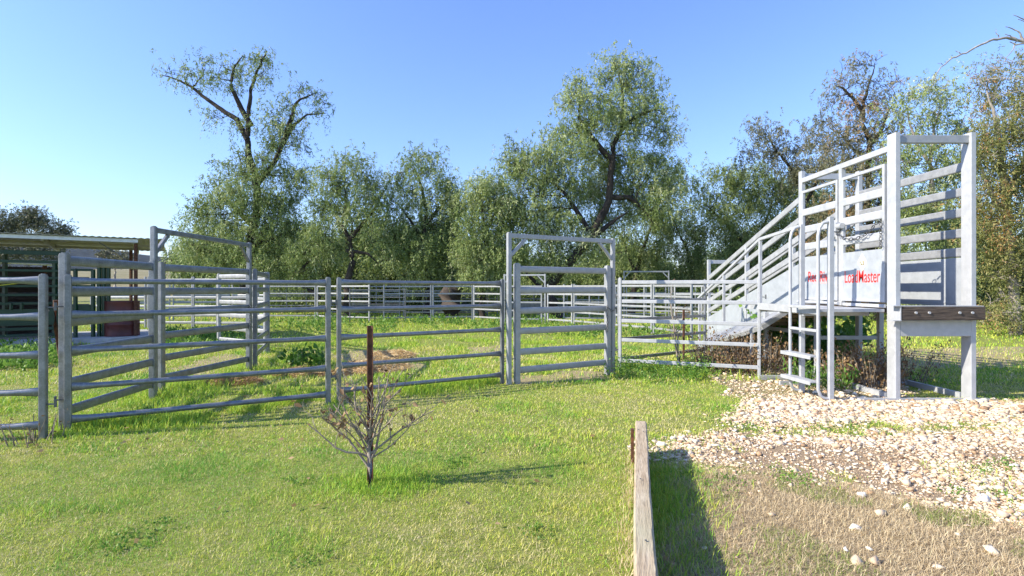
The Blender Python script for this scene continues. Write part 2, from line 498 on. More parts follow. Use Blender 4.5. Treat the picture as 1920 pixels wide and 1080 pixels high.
def rail_mesh(kind, x0, x1, m):
    def f():
        b = MB(); L = x1-x0
        if kind == 'round':               # tube with squashed ends
            r = 0.029; e = min(0.22, L*0.12)
            b.tube([(x0,0,0),(x0+0.03,0,0),(x0+e*0.6,0,0),(x0+e,0,0),(x1-e,0,0),(x1-e*0.6,0,0),(x1-0.03,0,0),(x1,0,0)],
                   [(0.013,0.044),(0.014,0.043),(0.024,0.034),(r,r),(r,r),(0.024,0.034),(0.014,0.043),(0.013,0.044)], 14)
        elif kind == 'oval': b.oval((x0,0,0),(x1,0,0), 0.04, 0.100, 16)
        elif kind == 'rect': b.bar((x0,0,0),(x1,0,0), 0.032, 0.062, (0,0,1), 0.007)
        elif kind == 'thin': b.tube([(x0,0,0),(x1,0,0)], 0.018, 8)
        return me_of(b, 'rail', m)
    return cached(('rail', kind, round(x0,3), round(x1,3), m.name), f)

JR = random.Random(44)
HORSE = (1.525, 1.176, 0.815, 0.457, 0.131)
CATTLE = (1.73, 1.41, 1.11, 0.79, 0.48, 0.20)

def panel(name, label, cat, p0, p1, rails, kind, H, m, group=None, psize=0.055, z0=0.0, lugs=True, droop=0.0, mid=0, chain=False):
    dx, dy = p1[0]-p0[0], p1[1]-p0[1]
    L = math.hypot(dx, dy)
    e = empty(name, (p0[0], p0[1], z0), label, cat, group, math.atan2(dy, dx))
    for x in (0.0, L):
        o = link('post', post_mesh(psize, H, m), e); o.location = (x, 0, 0)
        if lugs:
            def lf():
                b = MB()
                b.bar((-0.05,0,0),(0.05,0,0), 0.02, 0.012, (0,0,1)); b.tube([(0.05,0,-0.03),(0.05,0,0.04)], 0.012, 8)
                return me_of(b, 'hinge_lug', M['dark_steel'])
            for z in (H*0.21, H*0.80):
                l = link('hinge_lug', cached('lug', lf), e); l.location = (x+(psize/2+0.02)*(1 if x > 0 else -1), 0, z)
                if x == 0: l.rotation_euler = (0,0,math.pi)
    a = psize/2 - 0.004
    for z in rails:
        o = link('rail', rail_mesh(kind, a, L-a, m), e); o.location = (0, JR.uniform(-.002,.002), z + JR.uniform(-.006,.006)); o.rotation_euler = (0, JR.uniform(-.0025,.0025), JR.uniform(-.001,.001))
    for k in range(mid):
        def mf():
            b = MB(); b.bar((0,0,rails[-1]),(0,0,rails[0]), 0.05, 0.05, (0,1,0), 0.006); return me_of(b, 'upright', m)
        o = link('upright', cached(('mid', rails, m.name), mf), e); o.location = (L*(k+1)/(mid+1), 0, 0)
    if chain:
        b = MB()
        chain_links(b, [Vector((L-0.06,-0.05,1.15)), Vector((L+0.02,-0.10,1.06)), Vector((L+0.09,-0.08,1.09)), Vector((L+0.15,-0.04,1.13))], 0.016)
        chain_links(b, [Vector((L-0.05,-0.06,1.13)), Vector((L-0.055,-0.065,0.72))], 0.016)
        b.build('chain', M['chain'], e, local=True)
    return e

def chain_links(b, pts, r):
    # links along a polyline, turned alternately
    seg = []; step = r*2.6
    for i in range(len(pts)-1):
        n = max(1, int((pts[i+1]-pts[i]).length/step))
        for k in range(n): seg.append((pts[i].lerp(pts[i+1], (k+0.5)/n), (pts[i+1]-pts[i]).normalized()))
    for k, (c, t) in enumerate(seg):
        s1 = t.cross(Vector((0.2,0.1,1))); s1 = s1.normalized() if s1.length > 1e-3 else Vector((1,0,0))
        s2 = t.cross(s1).normalized()
        b.torus(c, r*0.95, r*0.28, t, s1 if k % 2 else s2, 10, 5, 1.6)

def arch(name, label, p0, p1, H, m, group=None, size=0.07):
    dx, dy = p1[0]-p0[0], p1[1]-p0[1]; L = math.hypot(dx, dy)
    e = empty(name, (p0[0], p0[1], 0), label, 'gate frame', group, math.atan2(dy, dx))
    for x in (0.0, L):
        o = link('post', post_mesh(size, H, m), e); o.location = (x, 0, 0)
    b = MB(); b.bar((size/2,0,H-0.045),(L-size/2,0,H-0.045), 0.05, 0.07, (0,0,1), 0.008); b.build('crossbar', m, e, True)
    for s_, x in ((1, size/2), (-1, L-size/2)):
        b = MB(); b.bar((x, 0, H-0.34), (x+s_*0.26, 0, H-0.08), 0.042, 0.05, (0,0,1), 0.006); b.build('corner_brace', m, e, True)
    return e

PA0, PA1 = (-6.93, 4.56), (-4.50, 5.12)
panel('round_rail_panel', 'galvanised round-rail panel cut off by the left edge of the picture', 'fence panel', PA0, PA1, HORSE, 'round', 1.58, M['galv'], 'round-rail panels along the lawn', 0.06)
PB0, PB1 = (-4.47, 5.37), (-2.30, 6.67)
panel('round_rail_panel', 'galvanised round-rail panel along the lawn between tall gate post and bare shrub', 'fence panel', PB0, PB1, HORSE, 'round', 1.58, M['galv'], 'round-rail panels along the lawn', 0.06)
PC0, PC1 = (-2.22, 6.84), (-0.15, 8.12)
panel('round_rail_panel', 'galvanised round-rail panel behind the rusty star picket and bare shrub', 'fence panel', PC0, PC1, HORSE, 'round', 1.58, M['galv'], 'round-rail panels along the lawn', 0.055)
panel('cattle_gate', 'flat oval-rail cattle gate running back beside the rusty rod on the left', 'gate', (-4.53, 5.40), (-4.70, 6.98), CATTLE, 'oval', 1.80, M['galv'], None, 0.075, lugs=False)
GL0, GL1 = (-4.78, 7.12), (-4.78, 9.70)
arch('gate_frame', 'tall left gate frame with braced corners', GL0, GL1, 2.27, M['galv'])
panel('cattle_gate', 'six-rail cattle gate standing under the tall left gate frame', 'gate', (-4.87, 7.40), (-4.66, 9.45), CATTLE, 'oval', 1.80, M['galv'], None, 0.08, lugs=False, chain=True)
GR0, GR1 = (-0.045, 8.0), (1.70, 9.0)
arch('gate_frame', 'tall middle gate frame with braced corners beside the lawn', GR0, GR1, 2.28, M['galv_far'], None, 0.065)
panel('cattle_gate', 'closed six-rail cattle gate inside the middle gate frame', 'gate', (0.075, 8.07), (1.60, 8.94), CATTLE, 'oval', 1.82, M['galv_far'], None, 0.085, lugs=True, chain=True)
PD0, PD1 = (1.93, 9.52), (4.0, 8.63)
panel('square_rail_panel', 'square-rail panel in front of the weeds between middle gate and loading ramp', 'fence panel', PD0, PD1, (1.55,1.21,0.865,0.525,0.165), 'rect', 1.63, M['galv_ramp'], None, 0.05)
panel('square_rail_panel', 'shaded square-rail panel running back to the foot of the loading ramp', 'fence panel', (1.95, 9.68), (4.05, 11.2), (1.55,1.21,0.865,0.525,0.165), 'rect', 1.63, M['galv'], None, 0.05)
panel('steel_fence', 'short cattle panel running back from the right post of the left gate frame', 'fence panel', (-4.75, 9.86), (-5.45, 11.9), CATTLE, 'oval', 1.80, M['galv'], None, 0.08)
panel('steel_fence', 'sunlit cattle panel turning back from the short panel behind the left gate frame', 'fence panel', (-5.55, 12.0), (-7.2, 13.1), CATTLE, 'oval', 1.80, M['galv_far'], None, 0.07, lugs=False)
panel('steel_fence', 'cattle panel left of the grassy yard, its end post in front of the tree trunk', 'fence panel', (-7.45, 16.3), (-8.9, 18.2), CATTLE, 'oval', 1.80, M['galv_far'], None, 0.07, lugs=False)

FARR = (1.52, 1.2, 0.86, 0.52, 0.18)
def farp(label, a, b, rails=FARR, kind='rect', H=1.6, m='galv_far', grp='far yard panels below the trees', name='yard_panel', mid=0):
    return panel(name, label, 'fence panel', a, b, rails, kind, H, M[m], grp, 0.06, lugs=False, mid=mid)
farp('leftmost far yard panel below the leaning tree', (-11.3, 24.5), (-9.0, 24.4))
farp('far yard panel just right of the leaning tree', (-8.86, 24.3), (-6.1, 22.8), mid=0)
farp('far yard panel behind the dark open gate', (-5.5, 22.9), (-3.56, 23.4))
farp('far yard panel in front of the dark stump', (-3.46, 23.4), (-1.77, 23.8))
farp('far yard panel left of the far gate frame, with a leaning dark bar behind', (-1.68, 23.7), (-0.36, 22.4))
panel('farm_gate', 'thin dark farm gate swung open in front of the far panels', 'gate', (-6.75, 22.2), (-4.42, 22.1), (1.38,1.05,0.78,0.5,0.2), 'thin', 1.42, M['dark_steel'], None, 0.045, lugs=False)
arch('gate_frame', 'low gate frame in the far fence, behind the middle cattle gate', (-0.31, 22.0), (1.34, 21.6), 2.02, M['galv_far'], None, 0.07)
panel('cattle_gate', 'far gate seen through the middle cattle gate', 'gate', (-0.2, 22.0), (1.2, 21.65), FARR, 'rect', 1.55, M['galv_far'], None, 0.06, lugs=False)
farp('yard panel right of the far gate frame', (1.45, 21.5), (2.32, 20.6), grp='yard panels leading to the ramp foot')
farp('yard panel seen above the chain of the middle gate', (2.4, 20.5), (3.3, 18.8), grp='yard panels leading to the ramp foot')
farp('yard panel behind the sapling and its stake', (3.36, 18.7), (4.45, 17.0), grp='yard panels leading to the ramp foot')
farp('yard panel nearest the low end of the ramp', (4.5, 16.9), (5.05, 15.0), grp='yard panels leading to the ramp foot')
arch('gate_frame', 'slender gate frame behind the sapling, far right of the yard', (5.5, 26.2), (7.7, 26.2), 2.3, M['galv_far'], None, 0.06)
farp('back yard panel left of the slender gate frame', (3.2, 26.6), (5.4, 26.3), grp='back yard panels near the slender frame', mid=1)
farp('back yard panel inside the slender gate frame', (5.62, 26.2), (7.55, 26.2), grp='back yard panels near the slender frame', mid=1)
farp('back yard panel right of the slender gate frame, behind the ramp foot', (7.85, 26.2), (10.1, 26.0), grp='back yard panels near the slender frame', mid=1)
farp('long back fence panel seen below the crown of the big middle tree', (-0.6, 29.5), (3.0, 29.0), grp='back yard panels near the slender frame', mid=1)
farp('long back fence panel beyond the dark stump', (-5.0, 30.0), (-0.8, 29.5), grp='back yard panels near the slender frame', mid=2)
for lab, a, b in (('yard panel seen between the rails right of the middle gate frame, farther back', (2.2, 22.6), (4.3, 22.2)),
                  ('yard panel farther back behind the sapling', (4.4, 22.2), (6.4, 21.4)), ('yard panel farther back beside the ramp foot', (6.5, 21.3), (8.2, 20.0))):
    farp(lab, a, b, grp='inner yard panels behind the sapling', mid=1)
for lab, a, b in (('shaded inner yard panel just behind the leftmost far yard panel', (-12.5, 27.2), (-9.4, 27.0)), ('shaded inner yard panel behind the thin dark farm gate', (-9.2, 27.0), (-5.6, 26.6)),
                  ('shaded inner yard panel left of the far gate frame and behind it', (-5.4, 26.6), (-1.2, 26.2))):
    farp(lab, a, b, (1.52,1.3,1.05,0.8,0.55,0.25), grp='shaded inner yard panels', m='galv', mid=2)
for lab, a, b in (('middle yard panel beside the rusty drum', (-15.3, 19.4), (-13.2, 19.2)), ('middle yard panel right of the rusty shed posts', (-13.1, 19.2), (-11.45, 19.1)),
                  ('middle yard panel behind the left post of the left gate frame', (-11.4, 19.1), (-10.5, 19.0)), ('middle yard panel seen between the rails under the left gate frame', (-10.4, 19.0), (-9.0, 18.9))):
    farp(lab, a, b, CATTLE, 'oval', 1.85, 'galv_far', 'middle yard panels behind the left gates')
for lab, a, b in (('sunlit back panel beyond the rusty drum', (-17.5, 22.5), (-15.4, 24.0)), ('sunlit back panel beyond the rusty shed posts', (-15.3, 24.1), (-13.2, 24.9)),
                  ('sunlit back panel under the left gate frame, before the shaded trees', (-13.1, 25.0), (-11.4, 24.6))):
    farp(lab, a, b, CATTLE, 'oval', 1.8, 'galv_far', 'sunlit back panels of the yard')

# ------------------------------------------------------------------ rusty rod, sleeper and picket
b = MB(); e = empty('rusty_rod', (-4.66, 5.52, 0), 'rusty bent steel rod standing between the left panel and the tall gate post', 'rod')
b.tube([W(123,806,5.52), W(120,740,5.52), W(115,690,5.52), W(109,650,5.5), W(104,610,5.5), W(104,575,5.5), W(105,563,5.5)], [0.014,0.014,0.014,0.014,0.016,0.02,0.024], 8)
b.build('shaft', M['rust'], e)
b = MB(); b.tube([(-4.70,5.3,1.22),(-4.60,5.3,1.225)], 0.008, 6); b.tube([(-4.70,5.3,0.95),(-4.60,5.3,0.955)], 0.008, 6); b.build('pin', M['dark_steel'], e)

def sleeper():
    ang = math.atan(0.2295)
    e = empty('timber_sleeper', (math.sin(ang)*2.0, math.cos(ang)*2.0, 0), 'weathered timber sleeper standing on edge between lawn and dry grass', 'sleeper', None, -ang)
    d = Vector((0, 1, 0)); s = Vector((1, 0, 0)); O = Vector((0,-2.0,0))
    rng = random.Random(3); b = MB()
    n = 60; L0, L1 = -0.6, 4.75; secs = []
    for i in range(n+1):
        t = L0 + (L1-L0)*i/n
        bow = 0.006*math.sin(t*1.7) + rng.uniform(-0.0012,0.0012)
        top = 0.30 + 0.006*math.sin(t*1.1+1) + rng.uniform(-0.0015,0.0015)
        c = 0.008 + rng.uniform(0,0.004)
        w0, w1 = 0.002+bow, 0.097+bow
        secs.append([d*t + s*w0 + Vector((0,0,-0.1)), d*t+s*w0+Vector((0,0,top-c)), d*t+s*(w0+c)+Vector((0,0,top)),
                     d*t+s*(w1-c)+Vector((0,0,top)), d*t+s*w1+Vector((0,0,top-c)), d*t+s*w1+Vector((0,0,-0.1))])
    vs = [p for q in secs for p in q]; fs = []
    for i in range(n):
        for j in range(5): fs.append((i*6+j, (i+1)*6+j, (i+1)*6+j+1, i*6+j+1))
    vs = [p+O for p in vs]
    b.add(vs, fs); b.add([p+O for p in secs[0]], [tuple(range(6))]); b.add([p+O for p in secs[-1]], [tuple(range(5,-1,-1))])
    b.build('board', M['sleeper'], e, True)
    # rusty steel peg holding the far end on the lawn side
    q = d*4.52 - s*0.016 + O
    b = MB(); b.bar(q+Vector((0,0,-0.1)), q+Vector((0,0,0.285)), 0.026, 0.05, (d.x,d.y,0), 0.003); b.build('peg', M['rust'], e, True)
    b = MB()
    for t, o in ((4.45,0.03),(4.4,0.07),(3.3,0.035),(2.5,0.05)):
        p = d*t+s*o+Vector((0,0,0.301))+O; b.tube([p,p+Vector((0,0,0.004))], 0.005, 8)
    b.build('nail', M['dark_steel'], e, True)
sleeper()

PX, PY = G(690, 912)
e = empty('star_picket', (PX, PY+0.06, 0), 'rusty steel star picket standing in the bare shrub on the lawn', 'post')
b = MB()
for a in (90, 210, 330):
    c, s_ = math.cos(R(a+12)), math.sin(R(a+12))
    b.bar((PX+c*0.013, PY+0.06+s_*0.013, -0.1), (PX+c*0.012, PY+0.06+s_*0.012, 1.17), 0.006, 0.025, (c, s_, 0), 0.001)
b.tube([(PX,PY+0.06,-0.1),(PX,PY+0.06,1.17)], 0.006, 6)
b.build('shaft', M['rust'], e)
b = MB(); b.torus((PX-0.0, PY+0.045, 0.42), 0.034, 0.004, (1,0,0.1), (0,1,0), 16, 5); b.build('tie', M['white_tie'], e)

# ------------------------------------------------------------------ loading ramp
RX0, RX1 = 4.918, 5.958          # outer faces of the left and right walls
YF, YM, YD, YE = 6.84, 8.0, 9.1, 13.4
ZD = 1.18
def zfloor(y): return ZD if y <= YD+0.2 else ZD - (y-YD-0.2)*(ZD-0.12)/(YE-YD-0.2)

def loading_ramp():
    e = empty('loading_ramp', (5.44, 6.9, 0), 'tall galvanised cattle loading ramp with red lettering on the right', 'loading ramp')
    G_, S_ = M['galv_ramp'], M['galv_sheet']
    def P(name, mb, m=G_, par=e): return mb.build(name, m, par)
    pw = 0.068
    # front portal
    for x in (RX0, RX1-pw):
        b = MB(); b.box(x, x+pw, YF, YF+0.16, 0.0, 3.45, 0.008); P('front_post', b)
    b = MB(); b.box(RX0+pw, RX1-pw, YF+0.03, YF+0.09, 3.32, 3.42, 0.006); P('top_crossbar', b, M['galv_far'])
    b = MB(); b.box(RX0+pw, RX1-pw, YF+0.002, YF+0.06, 0.83, 1.035, 0.004); P('front_beam', b)
    # side rails on the flat section (left wall carries gates, right wall carries rails and sheet)
    for x in (RX0, RX1-pw):
        b = MB(); b.box(x, x+pw, YD-0.04, YD+0.06, 0.0, 3.44, 0.008); P('rear_post', b)
    b = MB(); b.box(RX0+pw, RX1-pw, YD-0.02, YD+0.04, 3.30, 3.40, 0.006); P('rear_crossbar', b)
    b = MB(); b.box(RX0+0.004, RX0+0.064, YF+0.16, YD-0.04, 3.235, 3.315, 0.006); P('top_rail', b)
    b = MB(); b.box(RX0+0.0, RX0+0.066, YM-0.035, YM+0.035, 1.19, 3.235, 0.006); P('gate_post', b)
    for z in (3.04, 2.71, 2.44, 2.17, 1.92):
        b = MB(); b.bar((RX1-0.04, YF+0.16, z), (RX1-0.04, YD-0.04, z), 0.04, 0.122, (0,0,1), 0.016); P('wall_rail', b, M['galv_far'])
    b = MB(); b.box(RX1-0.055, RX1-0.045, YF+0.16, YD-0.04, 1.21, 1.85); P('wall_sheet', b, S_)
    b = MB(); b.box(RX1-0.064, RX1-0.055, YF+0.25, YF+0.36, 1.24, 1.84); b.box(RX1-0.06, RX1-0.055, YF+0.36, YD-0.1, 1.245, 1.26); P('wall_stiffener', b, S_)
    # two sliding side gates
    def gate(y0, y1, text, far):
        x = RX0-0.012
        b = MB(); fw = 0.045
        b.box(x, x+0.04, y0, y0+fw, 1.26, 3.09, 0.005); b.box(x, x+0.04, y1-fw, y1, 1.26, 3.09, 0.005)
        b.box(x, x+0.04, y0+fw, y1-fw, 3.045, 3.09, 0.005)
        g = P('side_gate', b)
        for z in (2.72, 2.43, 2.14):
            b = MB(); b.bar((x+0.02, y0+fw, z), (x+0.02, y1-fw, z), 0.036, 0.118, (0,0,1), 0.015); b.build('gate_rail', G_, g)
        b = MB(); b.box(x+0.006, x+0.016, y0+fw, y1-fw, 1.30, 1.97); b.build('gate_sheet', S_, g)
        b = MB(); b.box(x+0.002, x+0.04, y0+fw, y1-fw, 1.262, 1.30); b.build('bottom_channel', G_, g)
        return g, x
    g1, gx = gate(YM+0.05, YD-0.05, None, True)
    g2, gx = gate(YF+0.19, YM-0.05, None, False)
    def lettering(txt, y0, y1, z0, z1, m, name, par, bold=0.02):
        c = bpy.data.curves.new(name, 'FONT'); c.body = txt; c.offset = bold; c.extrude = 0.0; c.space_character = 1.0
        to = bpy.data.objects.new(name, c); COL.objects.link(to)
        bpy.context.view_layer.update()
        me = bpy.data.meshes.new_from_object(to.evaluated_get(bpy.context.evaluated_depsgraph_get()))
        bpy.data.objects.remove(to)
        co = np.zeros(len(me.vertices)*3); me.vertices.foreach_get('co', co); co = co.reshape(-1,3)
        mn, mx = co.min(0), co.max(0)
        u = (co[:,0]-mn[0])/(mx[0]-mn[0]); v = (co[:,1]-mn[1])/(mx[1]-mn[1])
        rl = root_loc(par)
        V = np.stack([np.full(len(u), gx+0.0035), y0+(y1-y0)*u, z0+(z1-z0)*v], 1) - np.array(rl)
        me.vertices.foreach_set('co', V.ravel()); me.update(); me.materials.clear()
        link(name, me, par, m)
    lettering('LoadMaster', 7.87, 7.115, 1.525, 1.70, M['red_letter'], 'lettering', g2, 0.003)
    lettering('Red River', 8.84, 8.14, 1.55, 1.72, M['red_letter'], 'lettering', g1, 0.008)
    b = MB()
    for k in range(9): b.box(gx+0.003, gx+0.004, 8.68-0.045*k-0.034, 8.68-0.045*k, 1.525, 1.542)
    b.build('small_lettering', M['pink_letter'], g1)
    def diamond(yc, zc, hw, hh, m, dx, name, par):
        b = MB(); x = gx+0.005-dx
        b.add([(x,yc-hw,zc),(x,yc,zc-hh),(x,yc+hw,zc),(x,yc,zc+hh)], [(0,1,2,3)]); b.build(name, m, par)
    diamond(7.48, 1.81, 0.10, 0.125, M['sticker'], 0.0, 'warning_sticker', g2)
    b = MB(); x = gx+0.0025
    for (y, z, a, c) in ((7.515,1.815,0.014,0.012),(7.50,1.785,0.008,0.03),(7.455,1.815,0.012,0.016),(7.45,1.785,0.006,0.03),(7.47,1.78,0.02,0.006)):
        b.box(x-0.001, x, y-a, y+a, z-c/2, z+c/2)
    b.build('sticker_mark', M['black_ink'], g2)
    # latch and chain
    b = MB()
    b.tube([(RX0-0.05, YM-0.1, 2.37),(RX0-0.05, YM+0.20, 2.37)], 0.026, 12); b.tube([(RX0-0.05, YM-0.02, 2.37),(RX0-0.05, YM-0.14, 2.37)], 0.042, 12)
    b.box(RX0-0.085, RX0-0.012, YM-0.03, YM+0.03, 2.30, 2.43, 0.005)
    b.tube([(RX0-0.05, YM+0.16, 2.37),(RX0-0.06, YM+0.18, 2.24),(RX0-0.06, YM+0.05, 2.20)], 0.012, 8)
    P('latch', b)
    b = MB(); pts = []
    for k in range(15):
        t = k/14; y = YM+0.15-(YM+0.15-7.06)*t; sag = 0.23*(1-(2*t-1)**2)
        pts.append(Vector((RX0-0.06, y, 2.40-0.10*t*0+0.0*t - sag - 0.05*t)))
    chain_links(b, pts, 0.024); chain_links(b, [Vector((RX0-0.05,7.04,2.36)), Vector((RX0-0.05,7.045,1.98))], 0.018)
    P('chain', b, M['chain'])
    # deck, floor of the slope
    b = MB(); b.box(RX0+pw+0.002, RX1-pw-0.002, YF+0.16, YD+0.2, ZD-0.06, ZD); P('deck', b, M['timber_dark'])
    b = MB()
    a0, a1 = Vector(((RX0+RX1)/2, YD+0.2, ZD-0.03)), Vector(((RX0+RX1)/2, YE, 0.09))
    b.bar(a0, a1, RX1-RX0-2*pw-0.01, 0.06, (0,0,1)); P('slope_floor', b, M['timber_dark'])
    b = MB()
    for k in range(11):
        y = YD+0.3+k*0.36; z = zfloor(y)-0.10
        b.box(RX0+0.08, RX1-0.08, y, y+0.07, z-0.06, z)
    P('floor_joists', b, M['timber_raw'])
    # slope walls
    for x in (RX0+0.02, RX1-0.03):
        for o0, o1 in ((1.78,1.58),(1.43,1.27),(1.13,1.0),(0.86,0.76)):
            b = MB(); b.bar((x, YD+0.06, ZD+o0), (x, YE-0.03, 0.12+o1), 0.04, 0.112, (0,0,1), 0.015); P('slope_rail', b, M['galv_mid'])
        b = MB(); xs = x-0.004
        b.add([(xs,YD+0.06,ZD-0.04),(xs,YE,0.06),(xs,YE,0.12+0.60),(xs,YD+0.06,ZD+0.69),(xs+0.008,YD+0.06,ZD-0.04),(xs+0.008,YE,0.06),(xs+0.008,YE,0.12+0.60),(xs+0.008,YD+0.06,ZD+0.69)],
              [(0,1,2,3),(7,6,5,4),(0,4,5,1),(3,2,6,7),(1,5,6,2),(0,3,7,4)]); P('slope_sheet', b, S_)
        y = 11.2
        b = MB(); b.box(x-0.03, x+0.03, y, y+0.06, 0.0, zfloor(y)+1.66, 0.005); P('slope_post', b)
    for x in (RX0, RX1-pw):
        b = MB(); b.box(x, x+pw, YE-0.03, YE+0.06, 0.0, 2.16, 0.006); P('tail_post', b)
    b = MB(); b.box(RX0+pw, RX1-pw, YE-0.01, YE+0.05, 2.06, 2.15, 0.006); P('tail_crossbar', b)
    # timber buffer
    b = MB(); b.box(4.905, 5.965, 6.72, 6.838, 1.045, 1.215, 0.01); bu = P('timber_buffer', b, M['timber_dark'])
    b = MB()
    for px in (1717, 1742, 1799, 1823):
        x = (px-960)*6.72/1000; b.tube([(x,6.72,1.138),(x,6.706,1.138)], 0.016, 10)
    b.build('bolt', M['galv_ramp'], bu)
    b = MB(); b.box(4.80, 4.905, 6.71, 6.838, 1.033, 1.043); b.box(4.80, 4.905, 6.71, 6.838, 1.219, 1.229); b.box(4.893, 4.903, 6.715, 6.838, 1.043, 1.219); b.box(4.905,5.955,6.73,6.838,1.217,1.227); b.build('bracket', M['galv_ramp'], bu)
    # lower legs and skids
    for (x, y) in ((RX1-pw, 8.55), (4.62, 9.75), (RX0+0.0, 8.62)):
        b = MB(); b.box(x, x+0.075, y, y+0.075, 0.0, min(1.12, zfloor(y)-0.06), 0.006); P('leg', b)
    b = MB(); b.box(RX0-0.02, RX0+0.03, YF+0.17, YD+0.6, 0.0, 0.075); b.box(RX1-0.075, RX1-0.025, YF+0.17, YD+0.6, 0.0, 0.075); P('skid', b)
    for q in ((4.45, 6.12, YF-0.01, YF+0.04, 0.0, 0.035), (3.9, 4.9, 8.4, 8.46, 0.0, 0.07), (4.0,5.9,7.95,8.0,0.0,0.06)):
        b = MB(); b.box(*q); P('ground_crossbar', b)
    b = MB(); b.box(RX0+0.07, RX1-0.07, 8.58, 8.62, 0.62, 0.68); b.bar((4.65,9.78,0.72),(5.0,8.66,0.70),0.04,0.06); P('leg_brace', b)
    # catwalk
    CX = 3.99
    b = MB(); b.box(CX, RX0-0.03, YF+0.16, YD, ZD-0.045, ZD-0.005); cw = P('catwalk', b)
    b = MB(); b.box(CX-0.012, CX-0.002, YF+0.1, YD+0.02, ZD-0.075, ZD+0.03); b.build('edge_angle', G_, cw)
    b = MB()
    for y in (7.3, 7.95, 8.6): b.box(CX, RX0-0.03, y, y+0.05, ZD-0.11, ZD-0.047)
    b.build('bearer', G_, cw)
    # ribbed fold-down plate along the slope
    A, B_, C_, D_ = Vector((4.87,9.35,1.10)), Vector((4.87,13.2,0.26)), Vector((4.15,11.9,0.15)), Vector((4.22,9.05,0.80))
    nrm = (B_-A).cross(D_-A).normalized()
    if nrm.z < 0: nrm = -nrm
    b = MB(); lo = [p-nrm*0.02 for p in (A,B_,C_,D_)]
    b.add([A,B_,C_,D_]+lo, [(0,1,2,3),(7,6,5,4),(0,4,5,1),(1,5,6,2),(2,6,7,3),(3,7,4,0)]); wk = P('side_plate', b, M['galv_mid'])
    b = MB(); n = 44
    for k in range(n):
        t = (k+0.5)/n; p0 = A.lerp(B_,t)+nrm*0.012; p1 = D_.lerp(C_,t)+nrm*0.012
        b.bar(p0, p1, 0.034, 0.024, nrm, 0.004)
    b.build('rib', G_, wk)
    b = MB(); b.bar(D_-nrm*0.03, C_-nrm*0.03, 0.03, 0.07, nrm); b.bar(A-nrm*0.03, D_-nrm*0.03, 0.03, 0.07, nrm); b.build('plate_edge', G_, wk)
    for t in (0.12, 0.75):
        q = D_.lerp(C_,t); b = MB(); b.box(q.x, q.x+0.05, q.y, q.y+0.05, 0.0, q.z-0.03, 0.004); b.build('plate_leg', G_, wk)
    # handrail
    b = MB(); hy = 8.62
    b.bar((CX+0.02, 7.43, 2.31), (CX+0.02, hy, 2.24), 0.04, 0.045, (0,0,1), 0.004); b.bar((CX+0.02, hy, 2.24), (CX+0.02, 11.5, 1.22), 0.04, 0.045, (0,0,1), 0.004)
    hr = P('handrail', b)
    for y, z0, z1 in ((hy, ZD-0.05, 2.22), (10.1, 0.75, 1.70), (11.42, 0.25, 1.22)):
        b = MB(); b.box(CX, CX+0.045, y-0.022, y+0.022, z0, z1, 0.004); b.build('handrail_post', G_, hr)
    # ladder
    b = MB(); b.box(CX-0.0, CX+0.06, 7.37, 7.43, 0.0, 2.33, 0.005); la = P('ladder', b)
    b = MB(); b.box(CX-0.0+0.06, CX+0.12, 6.80, 6.86, 0.0, 2.36, 0.005); b.build('ladder_post', G_, la)
    for y in (7.40, 6.83):
        xo = CX-0.13 + (0.06 if y < 7 else 0); xi = CX+0.0 + (0.06 if y < 7 else 0)
        pts = [(xi+0.02,y,0.03),(xo+0.08,y,0.035),(xo+0.03,y,0.07),(xo,y,0.15),(xo,y,0.4),(xo,y,1.2),(xo,y,2.12),(xo+0.02,y,2.22),(xo+0.06,y,2.28),(xi+0.005,y,2.30)]
        b = MB(); b.tube(pts, 0.021, 10, (0,1,0)); b.build('stringer', G_, la)
    for z in (0.24, 0.57, 0.90, 1.2):
        b = MB(); x0 = CX-0.13
        if z < 0.7:
            b.bar((x0-0.03, 7.47, z), (x0+0.03, 6.84, z), 0.13, 0.018, (0,0,1)); b.bar((x0-0.095,7.47,z-0.015),(x0-0.035,6.84,z-0.015),0.012,0.045,(0,0,1))
        else: b.bar((x0, 7.40, z), (x0+0.06, 6.83, z), 0.05, 0.035, (0,0,1), 0.004)
        b.build('rung', G_, la)
    # pale timber blocks under the gates
    b = MB()
    for y in (7.2, 7.55, 7.95, 8.3): b.box(RX0+0.07, RX0+0.14, y, y+0.07, ZD, ZD+0.075)
    P('deck_block', b, M['timber_raw'])
    b = MB(); b.box(RX0-0.025, RX0-0.003, YF+0.17, YM-0.1, 1.19, 1.235, 0.003); b.tube([(RX0-0.10, YM-0.12, 1.225),(RX0-0.10, YD-0.1, 1.225)], 0.022, 10); P('gate_track', b)
loading_ramp()

